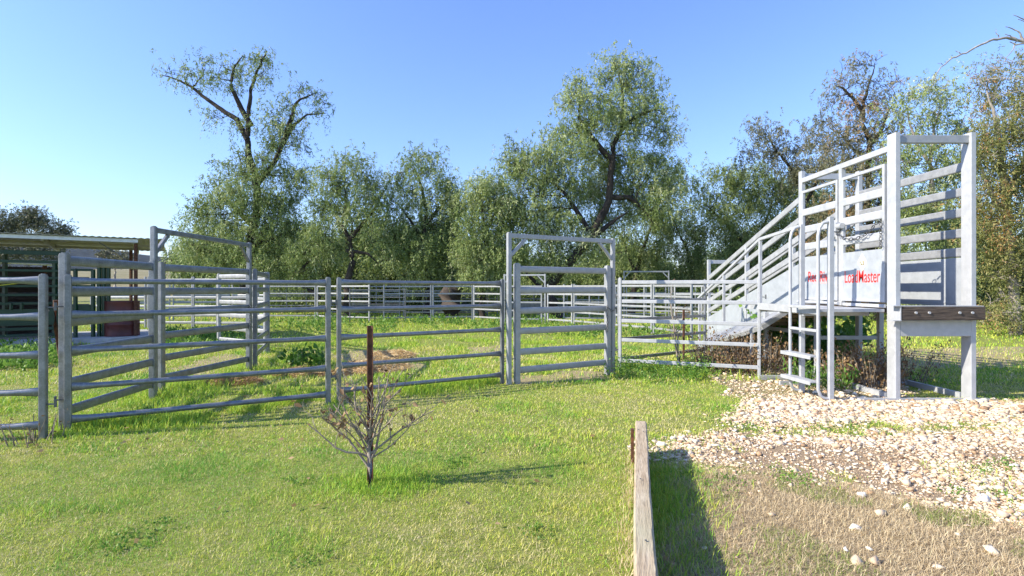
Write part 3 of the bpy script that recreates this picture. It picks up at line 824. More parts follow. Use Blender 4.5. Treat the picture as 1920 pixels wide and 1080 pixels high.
# ------------------------------------------------------------------ shed, crush, drum
SH0 = Vector((-9.95, 14.8, 0)); SU = Vector((-0.84, -0.54, 0)).normalized(); SV = Vector((-0.54, 0.84, 0)).normalized()
def S(u, v, z): return SH0 + SU*u + SV*v + Vector((0,0,z))
def shed():
    e = empty('shed', tuple(S(1, 1, 0)), 'low open shed with cream roof sheet and thin rusty posts at far left', 'shed')
    b = MB(); n = 110; L = 8.0; vs = []
    for k in range(n+1):
        u = -0.25 + (L+0.25)*k/n; r = 0.012*math.sin(k*math.pi*0.5*2)
        for v, z in ((-0.15, 2.80), (2.55, 2.62)):
            vs.append(S(u, v, z + (0.022 if k % 2 else 0.0)))
    nb = len(vs)
    vs += [p + Vector((0,0,-0.012)) for p in vs]
    fs = [(2*k, 2*k+2, 2*k+3, 2*k+1) for k in range(n)] + [(nb+2*k, nb+2*k+1, nb+2*k+3, nb+2*k+2) for k in range(n)]
    fs += [(2*k, nb+2*k, nb+2*k+2, 2*k+2) for k in range(n)] + [(2*k+1, 2*k+3, nb+2*k+3, nb+2*k+1) for k in range(n)] + [(0,1,nb+1,nb), (2*n,nb+2*n,nb+2*n+1,2*n+1)]
    b.add(vs, fs); b.build('roof', M['cream_roof'], e)
    b = MB(); b.bar(S(0.35,-0.02,2.735), S(L,-0.02,2.735), 0.04, 0.09); b.build('front_flashing', M['zinc_flash'], e)
    for u in (0.45, 2.35, 4.6, 7):
        b = MB(); b.bar(S(u,0.02,2.71), S(u,2.4,2.56), 0.06, 0.1); b.build('rafter', M['cream_roof'], e)
    for v in (0.8, 1.7):
        b = MB(); b.bar(S(-0.2,v,2.72-0.067*v), S(L,v,2.72-0.067*v), 0.05, 0.06); b.build('purlin', M['cream_roof'], e)
    for u, v in ((0.40,0.0),(0.62,2.3),(4.6,0.0),(4.6,2.3)):
        b = MB(); p = S(u,v,0); b.bar(p, p+Vector((0,0,2.66)), 0.07, 0.07, (0,1,0), 0.01); b.build('post', M['rust'], e)
    b = MB(); b.tube([S(0.45,0.02,2.0), S(0.75,0.02,2.35), S(1.2,0.02,2.66)], 0.012, 6); b.build('wire_stay', M['dark_steel'], e)
    b = MB(); a, c = S(2.2,2.35,0), S(7.5,2.35,0)
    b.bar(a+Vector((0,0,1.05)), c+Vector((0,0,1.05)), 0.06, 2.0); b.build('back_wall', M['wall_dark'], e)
    b = MB(); b.bar(S(2.3,2.6,2.12), S(7.5,1.4,2.3), 0.5, 0.03); b.build('lean_to_roof', M['zinc_flash'], e)
shed()
def clutter():
    e = empty('scrap_pipe_rack', tuple(S(3.6,1.8,0.14)), 'stacked rusty pipes and boards in the dark back of the low shed', 'pipe rack')
    rg = random.Random(5)
    for k in range(9):
        z = 0.5 + 0.16*k + rg.uniform(-0.03,0.03); v = 1.9 + rg.uniform(-0.15,0.15)
        b = MB(); b.tube([S(2.3+rg.uniform(-0.1,0.2),v,z+rg.uniform(-0.05,0.05)), S(6.0,v+rg.uniform(-.1,.1),z+rg.uniform(-0.08,0.08))], rg.uniform(0.02,0.05), 8)
        b.build('pipe', M[rg.choice(['rust','wall_dark','dark_steel','timber_dark'])], e)
    for u in (2.6, 4.2, 5.6):
        b = MB(); p = S(u,2.05,0.14); b.bar(p, p+Vector((0,0,1.95)), 0.07, 0.07, (0,1,0)); b.build('upright', M['rust'], e)
clutter()
b = MB(); b.bar(S(-0.3,1.2,0.06), S(8,1.2,0.06), 2.9, 0.16); o = b.build('concrete_slab', M['concrete']); tag(o, 'pale concrete slab with a raised front edge under the low shed', 'slab')

def crush():
    g = M['green_paint']
    e = empty('cattle_crush', tuple(S(3,0.8,0.14)), 'dark green steel cattle crush under the low shed roof', 'cattle crush')
    for u in (2.0, 2.16, 3.3, 4.6):
        b = MB(); p = S(u,0.45,0.14); b.bar(p, p+Vector((0,0,2.25 if u < 2.1 else 2.0)), 0.085, 0.085, (0,1,0), 0.008); b.build('post', g, e)
        b = MB(); p = S(u,1.35,0.14); b.bar(p, p+Vector((0,0,2.2)), 0.085, 0.085, (0,1,0), 0.008); b.build('post', g, e)
    for z, h in ((2.36,0.11),(2.13,0.07),(1.9,0.06),(1.71,0.06),(1.5,0.06),(1.27,0.06),(1.05,0.06),(0.40,0.08),(0.24,0.07)):
        b = MB(); b.bar(S(1.96,0.42,z), S(5.5,0.42,z), 0.05, h, (0,0,1), 0.006); b.build('rail', g, e)
        if h == 0.06 and z < 1.8:
            b = MB(); b.bar(S(1.96,1.35,z), S(5.5,1.35,z), 0.05, h, (0,0,1), 0.006); b.build('rail', g, e)
    b = MB(); b.bar(S(1.98,0.40,0.70), S(5.5,0.40,0.70), 0.012, 0.42); b.build('side_sheet', g, e)
    for u in (2.3, 2.8, 3.0):
        b = MB(); b.bar(S(u,0.38,0.9), S(u,0.38,1.06), 0.05, 0.05, (0,1,0)); b.build('stub', g, e)
    # head gate section to the right
    for u, zt in ((1.72,1.95),(1.35,1.95),(1.22,2.18),(1.12,2.2),(1.02,2.1)):
        b = MB(); p = S(u,0.3,0.14); b.bar(p, p+Vector((0,0,zt-0.14)), 0.075, 0.075, (0,1,0), 0.008); b.build('gate_post', g, e)
    for z in (1.93,1.5,1.25):
        b = MB(); b.bar(S(1.35,0.3,z), S(1.9,0.3,z), 0.045, 0.06, (0,0,1), 0.006); b.build('rail', g, e)
    b = MB(); b.bar(S(1.3,0.34,0.78), S(1.95,0.34,0.78), 0.02, 0.45); b.build('gate_sheet', g, e)
    for z in (1.70, 1.32, 0.98):
        b = MB(); b.tube([S(1.45,0.45,z), S(2.1,0.5,z)], 0.045, 10); b.build('squeeze_arm', M['galv'], e)
    for u in (1.22,1.05):
        b = MB(); p = S(u,0.3,2.05); b.tube([p, p+Vector((0,0,0.2))], 0.07, 12); b.build('cap_tube', g, e)
    b = MB(); b.tube([S(2.5,0.30,1.62), S(3.3,0.30,1.5)], 0.012, 6); b.build('yellow_rope', simple('yellow_rope',(0.55,0.5,0.03),(0.65,0.6,0.06),20,0.7), e)
crush()

def drum():
    c = S(0.72, 0.35, 0.14); r = 0.40
    e = empty('steel_drum', tuple(c), 'rusty red steel drum standing on the concrete slab by the shed posts', 'drum')
    b = MB(); seg = 28; prof = [(r,0),(r+0.012,0.02),(r,0.04),(r,0.30),(r+0.014,0.32),(r,0.34),(r,0.60),(r+0.014,0.62),(r,0.64),(r,0.92),(r+0.012,0.945),(r-0.01,0.955),(r-0.03,0.935),(0.01,0.93)]
    vs = []; fs = []
    for (rr, z) in prof:
        for k in range(seg):
            a = 2*math.pi*k/seg; vs.append(c+Vector((rr*math.cos(a), rr*math.sin(a), z)))
    for i in range(len(prof)-1):
        for k in range(seg): fs.append((i*seg+k, i*seg+(k+1)%seg, (i+1)*seg+(k+1)%seg, (i+1)*seg+k))
    b.add(vs, fs, True); b.build('shell', M['rust_red'], e)
    b = MB(); p = c+Vector((0.15,-0.1,0.93)); b.tube([p,p+Vector((0,0,0.02))], 0.035, 10); b.build('bung', M['rust'], e)
drum()

# ------------------------------------------------------------------ foliage machinery
def unit(a):
    return a/np.maximum(np.linalg.norm(a, axis=1, keepdims=True), 1e-9)

def leaf_quads(P, D, L, Wd, rng):
    n = len(P); D = unit(D)
    S_ = unit(np.cross(D, rng.normal(0,1,(n,3))))
    L = np.broadcast_to(np.asarray(L, float), (n,))[:,None]; Wd = np.broadcast_to(np.asarray(Wd, float), (n,))[:,None]
    mid = P + D*L*0.45
    V = np.stack([P, mid+S_*Wd/2, P+D*L, mid-S_*Wd/2], 1).reshape(-1,3)
    F = np.arange(4*n).reshape(n,4)
    return V, F

def strands(starts, tint0, rng, Ls, per, leafL, leafW, droop=1.0, spread=0.35):
    """hanging twigs with narrow leaves; returns P,D,L,W,t"""
    n = len(starts)
    az = rng.uniform(0, 2*np.pi, n); o = np.stack([np.cos(az), np.sin(az), np.zeros(n)], 1)
    ln = Ls*rng.uniform(0.45, 1.25, n); out = spread*rng.uniform(0.2, 1.2, n)
    t = np.tile((np.arange(per)+0.5)/per, (n,1)) + rng.uniform(-0.4,0.4,(n,per))/per
    P = starts[:,None,:] + o[:,None,:]*(out[:,None]*t*(1.6-0.6*t))[...,None]*1.0
    dr = np.where(rng.uniform(0,1,n) < 0.3, -0.5, 1.0)[:,None]*droop
    P[...,2] += 0.12*np.sin(t*np.pi)*droop - (ln[:,None]*t**1.4)*dr
    P = P.reshape(-1,3) + rng.normal(0,0.025,(n*per,3))
    D = np.repeat(o, per, 0)*0.55 + rng.normal(0,0.55,(n*per,3)); D[:,2] -= 0.75*droop
    tt = np.repeat(tint0, per) + rng.normal(0,0.13,n*per)
    return P, D, leafL*rng.uniform(0.6,1.3,n*per), leafW*rng.uniform(0.7,1.3,n*per), np.clip(tt,0,1)

def bez(p0, p1, rng, bow=0.12, n=6, sag=0.0):
    p0, p1 = Vector(p0), Vector(p1); L = (p1-p0).length
    o = Vector(rng.normal(0,1,3))*bow*L; o.z = abs(o.z)*0.6 + sag*L
    return [p0.lerp(p1,t) + o*math.sin(math.pi*t)*0.8 + Vector(rng.normal(0,0.015,3))*L*(0 if k in (0,n-1) else 1) for k, t in enumerate(np.linspace(0,1,n))]

def tree(name, label, cat, d, paths, lobes, mat_leaf, mat_bark, seed, group=None, clusters=19, per_cluster=28, leaves=15, Ls=0.66, leafL=0.155, leafW=0.037, csize=0.33,
         droop=1.0, nbr=7, tintc=0.45, tintv=0.18, r0=0.25, fine=True, dk=0.0):
    rng = np.random.default_rng(seed)
    base = paths[0][0]
    root = empty(name, (W(base[0], base[1], d).x, d, 0.0 if d < 45 else float(zg(W(base[0],base[1],d).x, d))), label, cat, group)
    tb = MB(); tp = []
    for i, path in enumerate(paths):
        pts = [W(p[0], p[1], d + (p[2] if len(p) > 2 else 0)) for p in path]
        if i == 0: pts[0].z = root.location.z - 0.1
        fine_pts = []
        for k in range(len(pts)-1):
            for t in np.linspace(0,1,5)[:-1]:
                fine_pts.append(pts[k].lerp(pts[k+1], t) + Vector(rng.normal(0,0.02,3))*(pts[k+1]-pts[k]).length*0.7)
        fine_pts.append(pts[-1])
        n = len(fine_pts); ra = r0*0.78 if i == 0 else r0*0.44
        rad = [max(ra*(1-0.93*k/(n-1))**0.85*(1.25 if (i == 0 and k == 0) else 1), 0.015) for k in range(n)]
        tb.tube(fine_pts, rad, 9)
        tp += list(zip(fine_pts, rad))
    allP = [];
    PP, DD, LL, WW, TT = [], [], [], [], []
    for lb in lobes:
        px, py, rx, ry = lb[:4]; dd = lb[4] if len(lb) > 4 else rng.uniform(-1,1)*rx*d/1000*0.5
        dens = lb[5] if len(lb) > 5 else 1.0
        c = W(px, py, d+dd); ax = np.array([rx*d/1000, max(rx,ry)*d/1000*0.9, ry*d/1000])
        # limb to the lobe
        best = min(tp, key=lambda q: (q[0]-c).length + (2.5 if q[0].z > c.z+0.3 else 0) )
        rl = min(best[1]*0.55, 0.022+0.010*(c-best[0]).length)
        lp = bez(best[0], c, rng, 0.10, 7)
        tb.tube(lp, [max(rl*(1-0.7*k/6), 0.012) for k in range(7)], 6)
        vol = (ax[0]*ax[2])**0.5
        K = max(3, int(round(clusters*dens**0.5*(vol/1.3)**1.7)))
        u = unit(rng.normal(0,1,(K,3)))*(rng.uniform(0.15,1.0,(K,1))**0.45)
        u[:,2] = np.where(u[:,2] < -0.55, u[:,2]*0.6, u[:,2])
        C = np.array(c) + u*ax*(1+0.22*rng.normal(0,1,(K,1)))
        nb = min(K, int(nbr*max(0.6, vol/1.3)))
        for k in range(nb):
            st = lp[int(rng.integers(3,7))]
            bp = bez(st, C[k], rng, 0.14, 5, 0.05)
            tb.tube(bp, [max(rl*0.36*(1-0.75*j/4), 0.006) for j in range(5)], 5)
            if fine:
                for _ in range(5):
                    s2 = bp[int(rng.integers(2,5))]; e2 = s2 + Vector((rng.normal(0,0.35), rng.normal(0,0.35), rng.normal(0.1,0.3)))*max(0.6,vol*0.6)
                    tb.tube(bez(s2, e2, rng, 0.15, 4), [0.012,0.010,0.008,0.005], 4)
        ct = np.clip(rng.normal(tintc, tintv, K), 0, 1)
        n1 = np.maximum(2, rng.poisson(per_cluster*dens**0.9, K))
        idx = np.repeat(np.arange(K), n1)
        starts = C[idx] + rng.normal(0, csize, (len(idx),3))*np.array([1,1,0.75])*(0.6+0.8*rng.uniform(0,1,(K,1)))[idx]
        a = strands(starts, ct[idx], rng, Ls, leaves, leafL, leafW, droop)
        for l_, x in zip((PP,DD,LL,WW,TT), a): l_.append(x)
    tb.build('trunk', mat_bark, root)
    P = np.concatenate(PP); D = np.concatenate(DD); L = np.concatenate(LL); Wd = np.concatenate(WW); T = np.concatenate(TT)
    keep = P[:,2] > 0.15
    P, D, L, Wd, T = P[keep], D[keep], L[keep], Wd[keep], T[keep]
    V, F = leaf_quads(P - np.array(root.location), D, L, Wd, rng)
    me = np_mesh('crown', V, F, np.repeat(T, 4)); me.materials.append(mat_leaf)
    link('crown', me, root)
    print(name, len(F))
    return root

PL, SL, WL, GLF = M['pepper_leaf'], M['sparse_leaf'], M['willow_leaf'], M['gum_leaf']
BK, BG = M['bark'], M['bark_grey']
GP = 'pepper trees behind the yards'

tree('pepper_tree', 'tallest left pepper tree with bare crooked limbs above a leafy skirt', 'tree', 27,
     [[(452,592),(462,520),(474,440),(484,380),(480,335),(466,290),(464,255),(466,215),(470,170),(484,130),(500,95)],
      [(464,262),(445,225),(415,205),(385,185),(360,163),(330,148),(302,140)],
      [(470,235),(448,195),(432,160),(440,125),(455,105)],
      [(482,345),(510,310),(530,270),(550,235),(575,215),(612,212)],
      [(530,270),(545,225),(555,190),(590,175)],
      [(470,420),(430,380),(400,360)], [(476,460),(530,440),(560,430)]],
     [(322,140,24,12,0,.35),(352,138,22,14,0,.4),(385,128,30,15,0,.5),(405,145,26,16,0,.5),(360,165,20,12,0,.3),(425,130,18,12,0,.4),
      (470,112,26,14,0,.5),(494,112,14,14,0,.5),(490,145,16,14,0,.45),(450,140,16,14,0,.4),(440,170,18,14,0,.4),(415,222,26,12,0,.45),(445,225,16,12,0,.5),
      (560,170,26,14,0,.45),(590,182,22,14,0,.45),(600,205,18,12,0,.4),(545,195,24,16,0,.55),(520,225,32,22,0,.7),(548,240,30,22,0,.65),(500,265,34,26,0,.75),(555,275,24,18,0,.6),
      (500,315,44,34,0,.85),(450,300,22,26,0,.4),(548,335,36,32),(440,330,40,34,0,.8),(408,365,34,30),(470,380,44,40),(524,385,44,38),(378,405,30,28),(430,420,48,38),(395,450,44,34),(485,450,50,40),(545,440,40,36),(370,470,26,24,0,.8),(420,490,46,30),(500,505,46,30),(550,495,34,26)],
     PL, BK, 11, GP, r0=0.34, nbr=14, per_cluster=21)
tree('pepper_tree', 'small pepper tree with a twisted dark trunk, right of the tallest left tree', 'tree', 26,
     [[(648,596),(650,530),(662,490),(655,450),(640,420),(650,380),(645,340)],[(655,450),(680,420),(700,395),(715,370)],[(600,560),(545,520),(590,480),(630,450)],[(650,470),(690,475),(715,500)]],
     [(645,310,34,24,0,.6),(615,335,26,26,0,.6),(675,320,26,22,0,.6),(700,345,28,24,0,.6),(640,350,40,30,0,.8),(610,385,30,28,0,.8),(690,385,36,28,0,.7),(720,360,22,22,0,.6),(650,400,40,28,0,.8),(600,430,36,32,0,.8),(625,470,34,28,0,.6),(700,430,34,26,0,.5),(580,470,32,30),(720,480,26,26,0,.5),(570,510,28,24,0,.8)],
     PL, BK, 12, GP, r0=0.25, nbr=10)
tree('pepper_tree', 'rounded grey green pepper tree left of the leafy middle trees', 'tree', 27,
     [[(800,596),(800,520),(790,460),(800,400),(790,350),(775,310)],[(795,450),(770,415),(745,380)],[(798,420),(825,390),(850,370)]],
     [(770,300,28,20,0,.6),(795,290,22,16,0,.6),(750,325,26,22,0,.65),(800,325,36,28,0,.7),(835,345,30,26,0,.8),(765,360,38,32,0,.6),(815,380,44,34,0,.8),(850,390,26,30),(750,410,34,30,0,.7),(800,430,46,34),(845,440,34,34),(760,465,42,34),(815,485,48,32),(860,485,26,28),(770,515,46,24),(830,520,44,22),(730,440,24,28,0,.6)],
     PL, BK, 13, GP, r0=0.26, tintc=0.42, nbr=10)
tree('pepper_tree', 'low leafy pepper tree tucked left of the big middle tree', 'tree', 25.5,
     [[(905,598),(905,520),(912,460),(905,400),(895,360)],[(908,440),(930,400),(940,370)]],
     [(895,350,24,20),(925,345,26,18),(885,380,24,26),(915,385,36,28),(945,375,22,24),(890,425,30,32),(930,430,40,34),(880,475,30,34),(925,485,42,32),(900,520,40,22),(955,470,26,34)],
     PL, BK, 14, GP, r0=0.22, tintc=0.5)
tree('pepper_tree', 'big tall pepper tree in the middle, its crown highest behind the middle gate frame', 'tree', 26,
     [[(1050,600),(1020,545),(1060,500),(1110,440),(1140,380),(1148,310),(1150,270),(1165,245),(1168,180),(1160,140)],[(1045,570),(1000,525),(975,500)],
      [(1140,370),(1180,370),(1205,390),(1225,420)],[(1110,440),(1090,410),(1065,370),(1035,340),(1000,335)],[(1148,300),(1110,260),(1085,220),(1090,170)],[(1165,240),(1200,215),(1230,205)],[(1110,445),(1150,415),(1180,395)]],
     [(1150,120,24,16,0,.85),(1180,122,26,16,0,.85),(1205,140,18,16,0,.7),(1135,150,20,18,0,.8),(1175,155,28,18,0,.8),(1195,165,24,14,0,.7),(1085,145,18,18,0,.6),(1070,180,22,22,0,.6),(1055,195,18,18,0,.5),(1095,190,28,24,0,.8),(1130,190,30,22,0,.7),(1175,205,34,22,0,.9),(1225,195,28,20,0,.75),(1245,215,18,18,0,.7),
      (1075,235,34,26,0,.8),(1125,235,38,28,0,.9),(1180,245,36,26),(1230,240,28,22,0,.9),(1250,260,16,18,0,.8),(1045,260,26,24,0,.7),(965,275,20,18,0,.6),(980,300,26,20,0,.65),(955,300,14,16,0,.5),(1005,295,26,24,0,.7),(1035,295,32,26,0,.9),(1090,290,44,32),(1150,300,44,34,1.5),(1205,300,36,28),(1245,310,22,26),(970,330,26,22,0,.8),(1010,340,38,30),(1065,350,46,34),(1125,360,44,34,1.6),(1190,350,42,32,1),(1240,350,28,30),(960,375,28,28),(1000,395,40,34),(1055,410,46,34),(1115,420,40,34,1.2),(1180,405,34,28,1),(970,430,34,34),(1025,455,42,34),(1085,465,40,30,0,.8),(1230,390,26,26,0,.8),(990,485,36,28),(1045,500,34,22,0,.8),(1140,470,26,24,0,.5)],
     PL, BK, 15, GP, r0=0.36, tintc=0.56)
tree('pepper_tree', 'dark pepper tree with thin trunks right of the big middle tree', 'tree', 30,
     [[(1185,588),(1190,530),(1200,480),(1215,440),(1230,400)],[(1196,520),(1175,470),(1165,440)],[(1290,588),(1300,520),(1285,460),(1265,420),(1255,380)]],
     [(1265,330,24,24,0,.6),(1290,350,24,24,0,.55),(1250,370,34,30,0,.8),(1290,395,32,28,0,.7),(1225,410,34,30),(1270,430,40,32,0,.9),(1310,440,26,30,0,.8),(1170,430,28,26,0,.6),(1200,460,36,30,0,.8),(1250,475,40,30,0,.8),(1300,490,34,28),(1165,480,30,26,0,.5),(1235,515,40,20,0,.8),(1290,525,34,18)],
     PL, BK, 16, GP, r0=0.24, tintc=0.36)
tree('pepper_tree', 'spreading olive tree with twisted limbs behind the sloping ramp rails', 'tree', 30,
     [[(1420,590),(1410,520),(1400,470),(1375,430),(1345,405),(1320,380)],[(1402,480),(1430,430),(1445,390),(1450,350)],[(1405,500),(1460,470),(1500,430)]],
     [(1335,335,26,20,0,.6),(1365,345,30,24,0,.7),(1400,335,30,22,0,.7),(1435,330,32,24,0,.8),(1340,380,32,28,0,.8),(1385,385,40,32),(1430,380,40,32),(1475,360,36,32),(1345,430,30,30),(1390,440,44,32),(1450,430,44,34),(1500,410,40,34),(1350,490,40,30),(1420,490,46,30),(1480,480,44,32),(1370,530,44,20),(1450,530,50,20),(1530,380,36,40),(1530,450,40,40)],
     PL, BK, 17, GP, r0=0.28, tintc=0.45)
tree('pepper_tree', 'thin crowned tree bending left above the sloping ramp rails', 'tree', 27,
     [[(1535,592),(1525,500),(1515,420),(1500,350),(1475,305),(1450,275),(1440,250)],[(1510,380),(1540,330),(1560,300)]],
     [(1435,240,24,16,0,.5),(1420,262,18,18,0,.45),(1455,262,20,18,0,.5),(1408,290,14,20,0,.5),(1470,290,26,20,0,.6),(1440,300,24,18,0,.5),(1500,280,28,18,0,.6),(1530,270,26,22,0,.7),(1505,320,34,26,0,.7),(1550,310,34,34,0,.8),(1480,330,30,20,0,.6)],
     SL, BK, 18, GP, r0=0.2, tintc=0.45)
tree('pepper_tree', 'nearly bare brownish tree rising behind the ramp, left of its tall posts', 'tree', 24,
     [[(1640,600),(1632,480),(1628,380),(1628,300),(1632,265),(1618,235),(1620,190),(1632,150),(1640,125)],[(1630,275),(1655,240),(1665,210),(1680,190)],[(1620,215),(1600,185),(1580,165),(1565,160)],[(1632,300),(1600,280),(1575,250)]],
     [(1610,120,30,16,0,.22),(1640,118,24,14,0,.2),(1575,150,24,18,0,.25),(1600,160,28,20,0,.3),(1640,155,28,20,0,.28),(1670,165,22,16,0,.2),(1560,185,20,24,0,.28),(1595,200,34,24,0,.45),(1635,205,34,24,0,.5),(1675,205,24,22,0,.35),(1560,230,26,24,0,.4),(1605,245,38,28,0,.7),(1655,250,34,28,0,.6),(1570,275,34,28,0,.7),(1620,295,44,30,0,.8),(1580,330,44,34),(1650,330,40,34,0,.8),(1570,390,44,36),(1630,390,46,36),(1560,450,46,36),(1630,455,50,36),(1590,510,60,30),(1660,510,50,30)],
     SL, BK, 19, GP, r0=0.22, tintc=0.6, tintv=0.25, nbr=14, leafL=0.13, leafW=0.036)
tree('pepper_tree', 'airy bright green tree seen through the ramp front frame', 'tree', 22,
     [[(1762,605),(1755,480),(1750,380),(1745,300),(1752,240),(1765,190)],[(1748,320),(1720,270),(1705,230),(1700,195)],[(1752,280),(1790,250),(1810,215)]],
     [(1705,185,24,18,0,.5),(1735,170,28,16,0,.55),(1765,165,26,16,0,.55),(1790,185,24,20,0,.5),(1700,215,24,22,0,.5),(1740,210,32,22,0,.55),(1785,225,30,24,0,.5),(1710,255,34,26,0,.5),(1760,260,38,26,0,.5),(1815,240,26,26,0,.45),(1700,310,38,34,0,.7),(1760,320,44,34,0,.7),(1720,380,46,38,0,.9),(1780,390,44,38,0,.9),(1710,450,44,34),(1780,460,44,34,0,.8),(1730,520,50,30,0,.9),(1800,330,36,40,0,.8),(1690,400,40,40),(1700,560,40,20,0,.8)],
     PL, BG, 20, GP, r0=0.17, tintc=0.6, leafL=0.13, leafW=0.036)
tree('pepper_tree', 'dense weeping yellow green tree at the right edge of the picture', 'tree', 16.5,
     [[(1905,640),(1900,540),(1890,430),(1880,330),(1870,240),(1850,170)],[(1885,380),(1920,300),(1940,220),(1930,150)],[(1888,420),(1850,340),(1835,300)]],
     [(1845,150,28,22,1,.45),(1870,130,30,20,1,.45),(1905,115,34,20,1,.5),(1940,130,34,30,0,.6),(1850,190,34,26,1,.5),(1890,175,40,30,1,.55),(1930,190,40,34),(1860,240,40,34,0,.7),(1905,250,46,36,0,.9),(1955,250,46,40),(1850,300,38,36,0,.85),(1900,320,50,40,0,.9),(1950,330,50,44),(1850,370,40,40,0,.9),(1900,395,50,40,0,.9),(1960,400,50,44),(1850,440,40,38,0,.8),(1905,465,50,38,0,.8),(1960,480,50,44),(1865,510,40,34,0,.6),(1915,535,50,34,0,.7),(1900,585,46,26,-1,.55),(1960,560,50,40),(1870,560,30,24,0,.4),(1850,600,30,22,0,.5),(1900,620,40,20,0,.6),(1945,620,40,24,0,.8)],
     WL, BG, 21, GP, r0=0.22, tintc=0.55, tintv=0.22, clusters=42, per_cluster=20, leafL=0.10, leafW=0.026, Ls=0.6, csize=0.22)
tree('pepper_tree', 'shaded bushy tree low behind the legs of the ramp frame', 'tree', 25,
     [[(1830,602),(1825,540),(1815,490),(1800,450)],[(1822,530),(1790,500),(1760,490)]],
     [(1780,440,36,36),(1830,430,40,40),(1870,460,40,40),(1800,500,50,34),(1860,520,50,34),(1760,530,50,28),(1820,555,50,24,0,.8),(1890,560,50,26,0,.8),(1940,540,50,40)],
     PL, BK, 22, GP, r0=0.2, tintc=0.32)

GG = 'gum trees in the far paddock'
tree('gum_tree', 'dark spreading gum tree rising above the shed roof', 'tree', 52,
     [[(48,560),(50,500),(52,460),(60,430)],[(50,480),(30,450),(15,430)],[(52,470),(85,440),(105,425)]],
     [(12,410,18,14),(30,425,22,16),(55,408,20,13),(75,412,20,14),(62,430,20,12,0,.5),(105,425,16,12),(118,436,10,9),(95,440,16,9),(8,440,16,14),(30,470,24,16,0,.8),(70,475,22,14,0,.6),(100,480,18,14,0,.7),(0,480,20,14)],
     GLF, BG, 31, GG, clusters=12, per_cluster=44, leaves=8, Ls=0.7, leafL=0.24, leafW=0.075, csize=0.5, droop=0.5, r0=0.4, fine=False)
tree('gum_tree', 'small gum tree in the paddock seen between shed roof and rusty posts', 'tree', 82,
     [[(215,540),(216,510),(214,490)],[(215,505),(228,490)]],
     [(200,474,12,7),(215,478,14,8),(230,480,14,9),(222,490,14,8),(208,488,10,6,0,.7),(236,490,8,6)],
     GLF, BG, 32, GG, clusters=9, per_cluster=10, leaves=8, Ls=0.6, leafL=0.42, leafW=0.16, csize=0.6, droop=0.4, r0=0.35, fine=False, tintc=0.6)
tree('gum_tree', 'round gum tree in the paddock seen through the left gate frame', 'tree', 78,
     [[(335,540),(336,510),(334,490)],[(335,505),(350,490)]],
     [(318,482,10,7),(334,478,14,8),(350,482,12,8),(326,492,12,8),(345,492,14,8)],
     GLF, BG, 33, GG, clusters=9, per_cluster=10, leaves=8, Ls=0.6, leafL=0.40, leafW=0.15, csize=0.6, droop=0.4, r0=0.35, fine=False, tintc=0.35)

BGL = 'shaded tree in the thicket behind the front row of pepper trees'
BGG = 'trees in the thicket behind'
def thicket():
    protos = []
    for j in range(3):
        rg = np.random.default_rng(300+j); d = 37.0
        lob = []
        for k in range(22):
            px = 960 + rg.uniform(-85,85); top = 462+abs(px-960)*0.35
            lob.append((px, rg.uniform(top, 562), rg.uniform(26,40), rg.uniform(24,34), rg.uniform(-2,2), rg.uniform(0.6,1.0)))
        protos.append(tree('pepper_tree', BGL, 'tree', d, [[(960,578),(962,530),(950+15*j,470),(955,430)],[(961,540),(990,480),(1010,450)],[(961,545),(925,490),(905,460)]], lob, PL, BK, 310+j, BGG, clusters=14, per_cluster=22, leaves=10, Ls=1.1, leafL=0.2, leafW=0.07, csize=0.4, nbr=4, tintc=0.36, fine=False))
    rg = np.random.default_rng(9)
    xs = [420, 500, 575, 650, 720, 790, 860, 935, 1010, 1090, 1160, 1235, 1310, 1390, 1470, 1550, 1640, 1730, 1820, 1910]
    for i, px in enumerate(xs):
        src = protos[i % 3]; d = 36 + rg.uniform(-2.5,6)
        if i < 3: r = src
        else:
            r = src.copy(); COL.objects.link(r)
            for ch in src.children:
                c = ch.copy(); COL.objects.link(c); c.parent = r
        r.location = ((px-960)*d/1000, d, 0); r.rotation_euler = (0,0,rg.uniform(0,6.28)); sc_ = rg.uniform(0.8,1.15); r.scale = (sc_,sc_,sc_*rg.uniform(0.85,1.15))
thicket()

